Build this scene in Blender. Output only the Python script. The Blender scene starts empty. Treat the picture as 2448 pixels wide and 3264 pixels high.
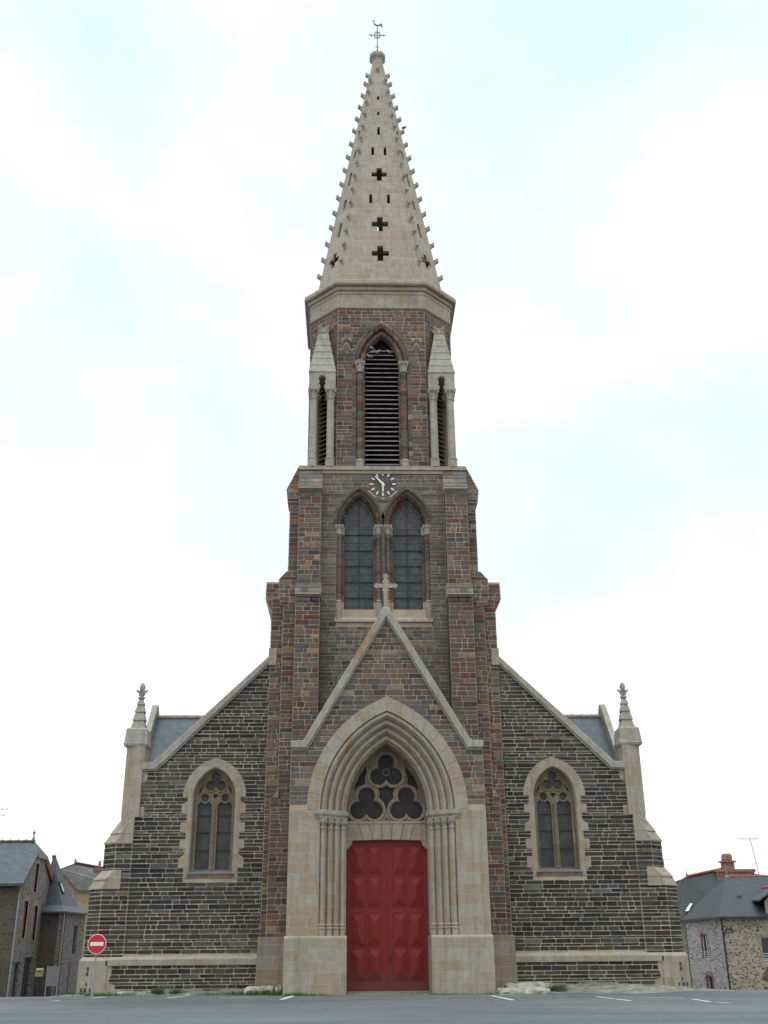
import bpy, bmesh, math, random
from mathutils import Vector, Matrix
from mathutils.geometry import tessellate_polygon
S = bpy.context.scene
C = S.collection
PI = math.pi
rad = math.radians

# ---------------------------------------------------------------- camera, world, sun, exposure
def set_camera():
    pitch, yaw, roll = rad(22.9), rad(1.81), rad(-0.49)
    cam = bpy.data.cameras.new('camera')
    ob = bpy.data.objects.new('camera', cam); C.objects.link(ob)
    cam.sensor_fit = 'VERTICAL'; cam.sensor_height = 36.0
    cam.lens = 3270.0 / 3264.0 * 36.0
    cam.clip_end = 3000
    fwd = Vector((math.sin(yaw) * math.cos(pitch), math.cos(yaw) * math.cos(pitch), math.sin(pitch)))
    ri = Vector((math.cos(yaw), -math.sin(yaw), 0)); up = ri.cross(fwd)
    r2 = ri * math.cos(roll) + up * math.sin(roll)
    u2 = -ri * math.sin(roll) + up * math.cos(roll)
    m = Matrix((r2, u2, -fwd)).transposed().to_4x4()
    m.translation = Vector((-1.31, -40.0, 1.6))
    ob.matrix_world = m
    S.camera = ob
set_camera()

SUN_EL, SUN_AZ = rad(56), rad(200)      # azimuth clockwise from +Y
def set_world():
    w = bpy.data.worlds.new('World'); S.world = w; w.use_nodes = True
    nt = w.node_tree; N = nt.nodes; L = nt.links; N.clear()
    out = N.new('ShaderNodeOutputWorld'); bg = N.new('ShaderNodeBackground')
    sky = N.new('ShaderNodeTexSky'); sky.sky_type = 'NISHITA'; sky.sun_disc = False
    sky.sun_elevation = SUN_EL; sky.sun_rotation = SUN_AZ
    sky.air_density = 1.0; sky.dust_density = 1.5; sky.ozone_density = 1.2
    tc = N.new('ShaderNodeTexCoord')
    sep = N.new('ShaderNodeSeparateXYZ'); L.new(tc.outputs['Generated'], sep.inputs[0])
    # flatten the direction so the cloud field is a layer overhead
    mp = N.new('ShaderNodeMapping'); mp.inputs['Scale'].default_value = (1.0, 1.0, 1.5); mp.inputs['Location'].default_value = (7.7, 2.2, 1.1)
    L.new(tc.outputs['Generated'], mp.inputs[0])
    n1 = N.new('ShaderNodeTexNoise'); n1.inputs['Scale'].default_value = 2.3; n1.inputs['Detail'].default_value = 7; n1.inputs['Roughness'].default_value = 0.5
    n1.inputs['Distortion'].default_value = 0.35
    L.new(mp.outputs[0], n1.inputs['Vector'])
    cr = N.new('ShaderNodeValToRGB'); cr.color_ramp.elements[0].position = 0.33; cr.color_ramp.elements[1].position = 0.60
    cr.color_ramp.elements[0].color = (0, 0, 0, 1); cr.color_ramp.elements[1].color = (1, 1, 1, 1)
    el = N.new('ShaderNodeMapRange'); el.inputs['From Min'].default_value = 0.05; el.inputs['From Max'].default_value = 0.75
    el.inputs['To Min'].default_value = 0.13; el.inputs['To Max'].default_value = -0.06
    L.new(sep.outputs[2], el.inputs['Value'])
    ad = N.new('ShaderNodeMath'); ad.operation = 'ADD'; L.new(n1.outputs['Fac'], ad.inputs[0]); L.new(el.outputs[0], ad.inputs[1])
    L.new(ad.outputs[0], cr.inputs[0])
    n2 = N.new('ShaderNodeTexNoise'); n2.inputs['Scale'].default_value = 3.2; n2.inputs['Detail'].default_value = 5
    L.new(mp.outputs[0], n2.inputs['Vector'])
    cc = N.new('ShaderNodeValToRGB')
    cc.color_ramp.elements[0].position = 0.36; cc.color_ramp.elements[0].color = (11.0, 11.6, 11.9, 1)
    cc.color_ramp.elements[1].position = 0.52; cc.color_ramp.elements[1].color = (13.4, 13.5, 13.5, 1)
    L.new(n2.outputs['Fac'], cc.inputs[0])
    # thin veil over the blue gaps
    veil = N.new('ShaderNodeMixRGB'); veil.inputs[0].default_value = 0.85
    L.new(sky.outputs[0], veil.inputs[1]); veil.inputs[2].default_value = (9.9, 13.2, 13.8, 1)
    mx = N.new('ShaderNodeMixRGB')
    L.new(cr.outputs[0], mx.inputs[0]); L.new(veil.outputs[0], mx.inputs[1]); L.new(cc.outputs[0], mx.inputs[2])
    # an overcast dome grows brighter towards the zenith
    mr = N.new('ShaderNodeMapRange'); mr.inputs['From Min'].default_value = 0.84; mr.inputs['From Max'].default_value = 1.0
    mr.inputs['To Min'].default_value = 1.0; mr.inputs['To Max'].default_value = 5.5
    L.new(sep.outputs[2], mr.inputs['Value'])
    zb = N.new('ShaderNodeVectorMath'); zb.operation = 'SCALE'; L.new(mx.outputs[0], zb.inputs[0]); L.new(mr.outputs[0], zb.inputs['Scale'])
    L.new(zb.outputs[0], bg.inputs['Color']); bg.inputs['Strength'].default_value = 0.10
    L.new(bg.outputs[0], out.inputs['Surface'])
set_world()
def set_sun():
    l = bpy.data.lights.new('sun', 'SUN'); l.energy = 0.45; l.angle = rad(25); l.color = (1.0, 0.97, 0.92)
    o = bpy.data.objects.new('sun', l); C.objects.link(o)
    d = Vector((math.sin(SUN_AZ) * math.cos(SUN_EL), math.cos(SUN_AZ) * math.cos(SUN_EL), math.sin(SUN_EL)))
    o.rotation_euler = d.to_track_quat('Z', 'Y').to_euler(); o.location = d * 80
set_sun()
S.view_settings.view_transform = 'Standard'; S.view_settings.look = 'None'
S.view_settings.exposure = -0.17; S.view_settings.gamma = 1.0; S.view_settings.use_curve_mapping = False

# ---------------------------------------------------------------- materials
def newmat(name):
    m = bpy.data.materials.new(name); m.use_nodes = True
    nt = m.node_tree; nt.nodes.clear()
    out = nt.nodes.new('ShaderNodeOutputMaterial'); b = nt.nodes.new('ShaderNodeBsdfPrincipled')
    nt.links.new(b.outputs[0], out.inputs['Surface'])
    return m, nt, b
def nd(nt, t, **kw):
    n = nt.nodes.new('ShaderNode' + t)
    for k, v in kw.items():
        if k in n.inputs: n.inputs[k].default_value = v
        else: setattr(n, k, v)
    return n
def ramp(nt, src, stops):
    r = nd(nt, 'ValToRGB'); e = r.color_ramp.elements
    while len(e) < len(stops): e.new(0.5)
    for i, (p, c) in enumerate(stops):
        e[i].position = p; e[i].color = (*c, 1) if len(c) == 3 else c
    nt.links.new(src, r.inputs[0]); return r.outputs[0]
def mix(nt, fac, a, b, mode='MIX'):
    m = nd(nt, 'MixRGB', blend_type=mode)
    for i, v in ((0, fac), (1, a), (2, b)):
        if hasattr(v, 'is_output'): nt.links.new(v, m.inputs[i])
        elif i == 0: m.inputs[0].default_value = v
        else: m.inputs[i].default_value = (*v, 1) if len(v) == 3 else v
    return m.outputs[0]
def noise(nt, scale, detail=4, rough=0.55, vec=None, dist=0.0):
    n = nd(nt, 'TexNoise', Scale=scale, Detail=detail, Roughness=rough, Distortion=dist)
    if vec is not None: nt.links.new(vec, n.inputs['Vector'])
    return n.outputs['Fac']
def objcoord(nt):
    return nd(nt, 'TexCoord').outputs['Object']
def bump(nt, b, h, strength=0.3, dist=0.02):
    n = nd(nt, 'Bump', Strength=strength, Distance=dist)
    nt.links.new(h, n.inputs['Height']); nt.links.new(n.outputs[0], b.inputs['Normal'])
def wallvec(nt):
    """(x + y, z) coordinates: one masonry bond on front and side faces alike"""
    oc = objcoord(nt); s = nd(nt, 'SeparateXYZ'); nt.links.new(oc, s.inputs[0])
    a = nd(nt, 'Math', operation='ADD'); nt.links.new(s.outputs[0], a.inputs[0]); nt.links.new(s.outputs[1], a.inputs[1])
    c = nd(nt, 'CombineXYZ'); nt.links.new(a.outputs[0], c.inputs[0]); nt.links.new(s.outputs[2], c.inputs[1])
    return c.outputs[0], oc

def m_plain(name, col, rough=0.6, metal=0.0, var=0.15, scale=6.0, spec=0.5):
    m, nt, b = newmat(name)
    oc = objcoord(nt)
    n = noise(nt, scale, 5, 0.6, oc)
    lo = tuple(c * (1 - var) for c in col); hi = tuple(c * (1 + var) for c in col)
    nt.links.new(ramp(nt, n, [(0.3, lo), (0.7, hi)]), b.inputs['Base Color'])
    b.inputs['Roughness'].default_value = rough; b.inputs['Metallic'].default_value = metal
    b.inputs['Specular IOR Level'].default_value = spec
    bump(nt, b, noise(nt, scale * 6, 3, 0.6, oc), 0.15, 0.01)
    return m

def m_door():
    m, nt, b = newmat('oxblood_paint'); oc = objcoord(nt)
    mp = nd(nt, 'Mapping'); mp.inputs['Scale'].default_value = (14, 14, 0.6); nt.links.new(oc, mp.inputs[0])
    g = noise(nt, 1.0, 5, 0.65, mp.outputs[0]); f = noise(nt, 1.6, 6, 0.7, oc)
    c = ramp(nt, g, [(0.3, (0.185, 0.019, 0.015)), (0.7, (0.245, 0.029, 0.023))])
    c = mix(nt, ramp(nt, f, [(0.48, (0, 0, 0)), (0.75, (0.2, 0.2, 0.2))]), c, (0.25, 0.065, 0.052))
    sz = nd(nt, 'SeparateXYZ'); nt.links.new(oc, sz.inputs[0])
    a = nd(nt, 'Math', operation='MULTIPLY_ADD'); nt.links.new(f, a.inputs[0]); a.inputs[1].default_value = -1.2; nt.links.new(sz.outputs[2], a.inputs[2])
    c = mix(nt, ramp(nt, a.outputs[0], [(0.0, (0.4, 0.4, 0.4)), (0.12, (0, 0, 0))]), c, (0.10, 0.06, 0.045))
    nt.links.new(c, b.inputs['Base Color']); b.inputs['Roughness'].default_value = 0.55; b.inputs['Specular IOR Level'].default_value = 0.25
    bump(nt, b, g, 0.25, 0.004)
    return m

def m_stone():
    """rubble and coursed stones: each stone carries its own colour in the attribute 'tint'"""
    m, nt, b = newmat('coursed_stone')
    oc = objcoord(nt)
    at = nd(nt, 'Attribute', attribute_name='tint')
    n1 = noise(nt, 7, 5, 0.65, oc); n2 = noise(nt, 60, 3, 0.7, oc); n3 = noise(nt, 0.5, 4, 0.6, oc)
    v = ramp(nt, n1, [(0.25, (0.62, 0.62, 0.62)), (0.75, (1.4, 1.4, 1.4))])
    c = mix(nt, 1.0, at.outputs['Color'], v, 'MULTIPLY')
    v2 = ramp(nt, n2, [(0.3, (0.78, 0.78, 0.78)), (0.7, (1.22, 1.22, 1.22))])
    c = mix(nt, 1.0, c, v2, 'MULTIPLY')
    # pale lichen and lime bloom in patches
    pm = ramp(nt, n3, [(0.5, (0, 0, 0)), (0.72, (0.30, 0.30, 0.30))])
    c = mix(nt, pm, c, (0.17, 0.165, 0.13))
    nt.links.new(c, b.inputs['Base Color'])
    b.inputs['Roughness'].default_value = 0.85; b.inputs['Specular IOR Level'].default_value = 0.3
    bump(nt, b, noise(nt, 28, 5, 0.7, oc), 0.6, 0.012)
    return m
def m_mortar(name, col):
    m, nt, b = newmat(name)
    oc = objcoord(nt)
    n1 = noise(nt, 1.1, 5, 0.6, oc); n2 = noise(nt, 40, 4, 0.7, oc)
    c = ramp(nt, n1, [(0.3, tuple(x * 0.72 for x in col)), (0.7, tuple(x * 1.15 for x in col))])
    c = mix(nt, 1.0, c, ramp(nt, n2, [(0.3, (0.8, 0.8, 0.8)), (0.7, (1.15, 1.15, 1.15))]), 'MULTIPLY')
    nt.links.new(c, b.inputs['Base Color']); b.inputs['Roughness'].default_value = 0.95
    bump(nt, b, n2, 0.4, 0.01)
    return m
def m_granite(name, grey, warm, bw=0.95, rh=0.36, joint=0.014, warmth=0.5, jc=(0.41, 0.335, 0.24), soot=0.0):
    m, nt, b = newmat(name)
    vec, oc = wallvec(nt)
    wob = nd(nt, 'TexNoise', Scale=1.3, Detail=1.0); nt.links.new(oc, wob.inputs['Vector'])
    sub = nd(nt, 'VectorMath', operation='MULTIPLY_ADD')
    nt.links.new(wob.outputs['Color'], sub.inputs[0]); sub.inputs[1].default_value = (0.03, 0.03, 0); nt.links.new(vec, sub.inputs[2])
    br = nd(nt, 'TexBrick', Scale=1.0)
    br.inputs['Color1'].default_value = (0, 0, 0, 1); br.inputs['Color2'].default_value = (1, 1, 1, 1); br.inputs['Mortar'].default_value = (0.5, 0.5, 0.5, 1)
    br.inputs['Mortar Size'].default_value = joint; br.inputs['Mortar Smooth'].default_value = 0.3
    br.inputs['Brick Width'].default_value = bw; br.inputs['Row Height'].default_value = rh
    br.offset = 0.43; br.squash = 0.7; br.squash_frequency = 3
    nt.links.new(sub.outputs[0], br.inputs['Vector'])
    blk = ramp(nt, br.outputs['Color'], [(0.0, tuple(g * .92 for g in grey)), (0.3, tuple(g * 1.10 for g in grey)), (0.62, tuple((g + w) / 2 for g, w in zip(grey, warm))), (1.0, tuple(w * .95 for w in warm))])
    patch = noise(nt, 0.9, 5, 0.65, oc, 0.6)
    c = mix(nt, ramp(nt, patch, [(0.42, (0, 0, 0)), (0.68, (warmth, warmth, warmth))]), blk, warm)
    sp = noise(nt, 95, 2, 0.8, oc)
    c = mix(nt, 1.0, c, ramp(nt, sp, [(0.35, (0.72, 0.72, 0.72)), (0.65, (1.25, 1.25, 1.25))]), 'MULTIPLY')
    md = noise(nt, 5, 5, 0.65, oc)
    c = mix(nt, 1.0, c, ramp(nt, md, [(0.3, (0.86, 0.86, 0.86)), (0.7, (1.12, 1.12, 1.12))]), 'MULTIPLY')
    c = mix(nt, br.outputs['Fac'], c, jc)
    # run-off streaks: noise stretched along z
    mp = nd(nt, 'Mapping'); mp.inputs['Scale'].default_value = (5, 5, 0.35); nt.links.new(oc, mp.inputs[0])
    st = noise(nt, 1.0, 4, 0.6, mp.outputs[0])
    c = mix(nt, 1.0, c, ramp(nt, st, [(0.34, (0.86, 0.84, 0.80)), (0.52, (1.03, 1.03, 1.03))]), 'MULTIPLY')
    if soot:
        so = noise(nt, 1.7, 7, 0.75, oc, 1.2)
        c = mix(nt, ramp(nt, so, [(0.50, (0, 0, 0)), (0.66, (soot, soot, soot))]), c, (0.105, 0.100, 0.088))
    nt.links.new(c, b.inputs['Base Color']); b.inputs['Roughness'].default_value = 0.85; b.inputs['Specular IOR Level'].default_value = 0.3
    bump(nt, b, sp, 0.35, 0.006)
    return m
def m_slate(name, col, bw=0.22, rh=0.11):
    m, nt, b = newmat(name)
    vec, oc = wallvec(nt)
    br = nd(nt, 'TexBrick', Scale=1.0)
    br.inputs['Color1'].default_value = (*[c * 0.8 for c in col], 1); br.inputs['Color2'].default_value = (*[c * 1.25 for c in col], 1)
    br.inputs['Mortar'].default_value = (*[c * 0.45 for c in col], 1)
    br.inputs['Mortar Size'].default_value = 0.008; br.inputs['Brick Width'].default_value = bw; br.inputs['Row Height'].default_value = rh
    nt.links.new(vec, br.inputs['Vector'])
    n = noise(nt, 1.5, 5, 0.6, oc)
    c = mix(nt, 1.0, br.outputs['Color'], ramp(nt, n, [(0.3, (0.8, 0.8, 0.8)), (0.7, (1.2, 1.2, 1.2))]), 'MULTIPLY')
    n2 = noise(nt, 9, 5, 0.7, oc)
    c = mix(nt, ramp(nt, n2, [(0.62, (0, 0, 0)), (0.75, (0.25, 0.25, 0.25))]), c, (0.16, 0.15, 0.10))
    nt.links.new(c, b.inputs['Base Color']); b.inputs['Roughness'].default_value = 0.6
    bump(nt, b, br.outputs['Fac'], -0.4, 0.01)
    return m
def m_rubble(name, stones, mortar, scale=4.0, stretch=2.2, edge=0.09, cover=0.5):
    """irregular rubble stones standing in pale pointing, some smeared over by it"""
    m, nt, b = newmat(name)
    vec, oc = wallvec(nt)
    wn = nd(nt, 'TexNoise', Scale=5.0, Detail=3.0); nt.links.new(vec, wn.inputs['Vector'])
    ma = nd(nt, 'VectorMath', operation='MULTIPLY_ADD'); nt.links.new(wn.outputs['Color'], ma.inputs[0]); ma.inputs[1].default_value = (0.12, 0.07, 0); nt.links.new(vec, ma.inputs[2])
    mp = nd(nt, 'Mapping'); mp.inputs['Scale'].default_value = (scale, scale * stretch, 1); nt.links.new(ma.outputs[0], mp.inputs[0])
    v1 = nd(nt, 'TexVoronoi', Scale=1.0, feature='DISTANCE_TO_EDGE'); nt.links.new(mp.outputs[0], v1.inputs['Vector'])
    v2 = nd(nt, 'TexVoronoi', Scale=1.0, feature='F1'); nt.links.new(mp.outputs[0], v2.inputs['Vector'])
    sc = nd(nt, 'SeparateXYZ'); nt.links.new(v2.outputs['Color'], sc.inputs[0])
    k = len(stones)
    col = ramp(nt, sc.outputs[0], [(i / max(1, k - 1), s) for i, s in enumerate(stones)])
    n = noise(nt, 14, 4, 0.7, oc)
    col = mix(nt, 1.0, col, ramp(nt, n, [(0.3, (0.7, 0.7, 0.7)), (0.7, (1.3, 1.3, 1.3))]), 'MULTIPLY')
    e = ramp(nt, v1.outputs['Distance'], [(edge * 0.5, (1, 1, 1)), (edge * 1.3, (0, 0, 0))])
    cov = ramp(nt, sc.outputs[1], [(cover - 0.02, (1, 1, 1)), (cover + 0.02, (0, 0, 0))])
    cov = mix(nt, 1.0, cov, (0.75, 0.75, 0.75), 'MULTIPLY')
    f = mix(nt, 1.0, e, cov, 'LIGHTEN')
    mc = ramp(nt, noise(nt, 3, 5, 0.6, oc), [(0.3, tuple(c * 0.8 for c in mortar)), (0.7, tuple(c * 1.15 for c in mortar))])
    c = mix(nt, f, col, mc)
    nt.links.new(c, b.inputs['Base Color']); b.inputs['Roughness'].default_value = 0.9
    bump(nt, b, v1.outputs['Distance'], 0.5, 0.03)
    return m
def m_brick(name, col, bw=0.24, rh=0.075):
    m, nt, b = newmat(name); vec, oc = wallvec(nt)
    br = nd(nt, 'TexBrick', Scale=1.0)
    br.inputs['Color1'].default_value = (*[c * 0.75 for c in col], 1); br.inputs['Color2'].default_value = (*[c * 1.25 for c in col], 1)
    br.inputs['Mortar'].default_value = (0.35, 0.29, 0.25, 1); br.inputs['Mortar Size'].default_value = 0.01
    br.inputs['Brick Width'].default_value = bw; br.inputs['Row Height'].default_value = rh
    nt.links.new(vec, br.inputs['Vector'])
    c = mix(nt, 1.0, br.outputs['Color'], ramp(nt, noise(nt, 4, 4, 0.6, oc), [(0.3, (0.7, 0.7, 0.7)), (0.7, (1.25, 1.25, 1.25))]), 'MULTIPLY')
    nt.links.new(c, b.inputs['Base Color']); b.inputs['Roughness'].default_value = 0.9
    return m
def m_leaded(name, col, diamond=0.09, spark=0.25):
    """leaded panes seen behind a wire guard: small quarries of uneven tone"""
    m, nt, b = newmat(name)
    oc = objcoord(nt); s = nd(nt, 'SeparateXYZ'); nt.links.new(oc, s.inputs[0])
    a = nd(nt, 'Math', operation='ADD'); nt.links.new(s.outputs[0], a.inputs[0]); nt.links.new(s.outputs[2], a.inputs[1])
    d = nd(nt, 'Math', operation='SUBTRACT'); nt.links.new(s.outputs[0], d.inputs[0]); nt.links.new(s.outputs[2], d.inputs[1])
    c = nd(nt, 'CombineXYZ'); nt.links.new(a.outputs[0], c.inputs[0]); nt.links.new(d.outputs[0], c.inputs[1])
    br = nd(nt, 'TexBrick', Scale=1.0); br.offset = 0.0; br.squash = 1.0
    br.inputs['Color1'].default_value = (*[x * 0.75 for x in col], 1); br.inputs['Color2'].default_value = (*[x * 1.3 for x in col], 1)
    br.inputs['Mortar'].default_value = (*[x * 0.5 for x in col], 1); br.inputs['Mortar Size'].default_value = 0.006
    br.inputs['Brick Width'].default_value = diamond; br.inputs['Row Height'].default_value = diamond
    nt.links.new(c.outputs[0], br.inputs['Vector'])
    n = noise(nt, 22, 3, 0.8, oc)
    cc = mix(nt, ramp(nt, n, [(0.5, (0, 0, 0)), (0.75, (spark, spark, spark))]), br.outputs['Color'], (0.25, 0.26, 0.26))  # pale noise flecks put the sparkle of the panes into the colour
    big = noise(nt, 2.0, 3, 0.6, oc)
    cc = mix(nt, 1.0, cc, ramp(nt, big, [(0.3, (0.75, 0.75, 0.75)), (0.7, (1.3, 1.3, 1.3))]), 'MULTIPLY')
    nt.links.new(cc, b.inputs['Base Color']); b.inputs['Roughness'].default_value = 0.6
    b.inputs['Specular IOR Level'].default_value = 0.25
    bump(nt, b, br.outputs['Fac'], -0.4, 0.01)
    return m
def m_asphalt():
    m, nt, b = newmat('asphalt'); oc = objcoord(nt)
    fine = noise(nt, 70, 3, 0.8, oc); mid = noise(nt, 2.2, 6, 0.65, oc)
    mp = nd(nt, 'Mapping'); mp.inputs['Scale'].default_value = (0.10, 0.45, 1); nt.links.new(oc, mp.inputs[0])
    big = noise(nt, 1.0, 5, 0.6, mp.outputs[0], 0.8)
    c = ramp(nt, big, [(0.35, (0.080, 0.083, 0.086)), (0.5, (0.102, 0.105, 0.108)), (0.65, (0.126, 0.128, 0.130))])
    c = mix(nt, 1.0, c, ramp(nt, mid, [(0.3, (0.86, 0.86, 0.86)), (0.7, (1.12, 1.12, 1.12))]), 'MULTIPLY')
    c = mix(nt, 1.0, c, ramp(nt, fine, [(0.35, (0.75, 0.75, 0.75)), (0.7, (1.3, 1.3, 1.3))]), 'MULTIPLY')
    vo = nd(nt, 'TexVoronoi', Scale=0.16, feature='DISTANCE_TO_EDGE')
    dv = nd(nt, 'TexNoise', Scale=1.2, Detail=5.0); nt.links.new(oc, dv.inputs['Vector'])
    ma = nd(nt, 'VectorMath', operation='MULTIPLY_ADD'); nt.links.new(dv.outputs['Color'], ma.inputs[0]); ma.inputs[1].default_value = (1.2, 1.2, 0); nt.links.new(oc, ma.inputs[2])
    nt.links.new(ma.outputs[0], vo.inputs['Vector'])
    c = mix(nt, ramp(nt, vo.outputs['Distance'], [(0.0, (0.55, 0.55, 0.55)), (0.006, (0, 0, 0))]), c, (0.045, 0.045, 0.045))
    vp = nd(nt, 'TexVoronoi', Scale=0.13); vp.distance = 'CHEBYCHEV'; nt.links.new(oc, vp.inputs['Vector'])
    spx = nd(nt, 'SeparateXYZ'); nt.links.new(vp.outputs['Color'], spx.inputs[0])
    c = mix(nt, 1.0, c, ramp(nt, spx.outputs[0], [(0.0, (0.90, 0.90, 0.90)), (1.0, (1.08, 1.08, 1.08))]), 'MULTIPLY')
    sp = noise(nt, 9, 2, 0.5, oc)
    c = mix(nt, ramp(nt, sp, [(0.735, (0, 0, 0)), (0.76, (0.5, 0.5, 0.5))]), c, (0.35, 0.34, 0.32))
    nt.links.new(c, b.inputs['Base Color']); b.inputs['Roughness'].default_value = 0.9
    bump(nt, b, fine, 0.4, 0.006)
    return m
def m_verge():
    m, nt, b = newmat('verge'); oc = objcoord(nt)
    a = noise(nt, 1.4, 6, 0.7, oc, 0.5); f = noise(nt, 25, 5, 0.75, oc)
    c = ramp(nt, a, [(0.33, (0.075, 0.085, 0.045)), (0.45, (0.16, 0.15, 0.12)), (0.56, (0.24, 0.22, 0.18)), (0.68, (0.42, 0.37, 0.29))])
    c = mix(nt, 1.0, c, ramp(nt, f, [(0.3, (0.55, 0.55, 0.55)), (0.7, (1.4, 1.4, 1.4))]), 'MULTIPLY')
    nt.links.new(c, b.inputs['Base Color']); b.inputs['Roughness'].default_value = 0.95
    bump(nt, b, f, 0.8, 0.03)
    return m
def m_stain():
    m, nt, b = newmat('rusty_granite'); oc = objcoord(nt)
    mp = nd(nt, 'Mapping'); mp.inputs['Scale'].default_value = (6, 6, 1.5); nt.links.new(oc, mp.inputs[0])
    c = ramp(nt, noise(nt, 1.5, 5, 0.6, mp.outputs[0]), [(0.3, (0.24, 0.13, 0.07)), (0.5, (0.34, 0.21, 0.12)), (0.7, (0.38, 0.30, 0.22))])
    c = mix(nt, 1.0, c, ramp(nt, noise(nt, 80, 2, 0.8, oc), [(0.35, (0.8, 0.8, 0.8)), (0.65, (1.2, 1.2, 1.2))]), 'MULTIPLY')
    nt.links.new(c, b.inputs['Base Color']); b.inputs['Roughness'].default_value = 0.9
    return m

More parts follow.
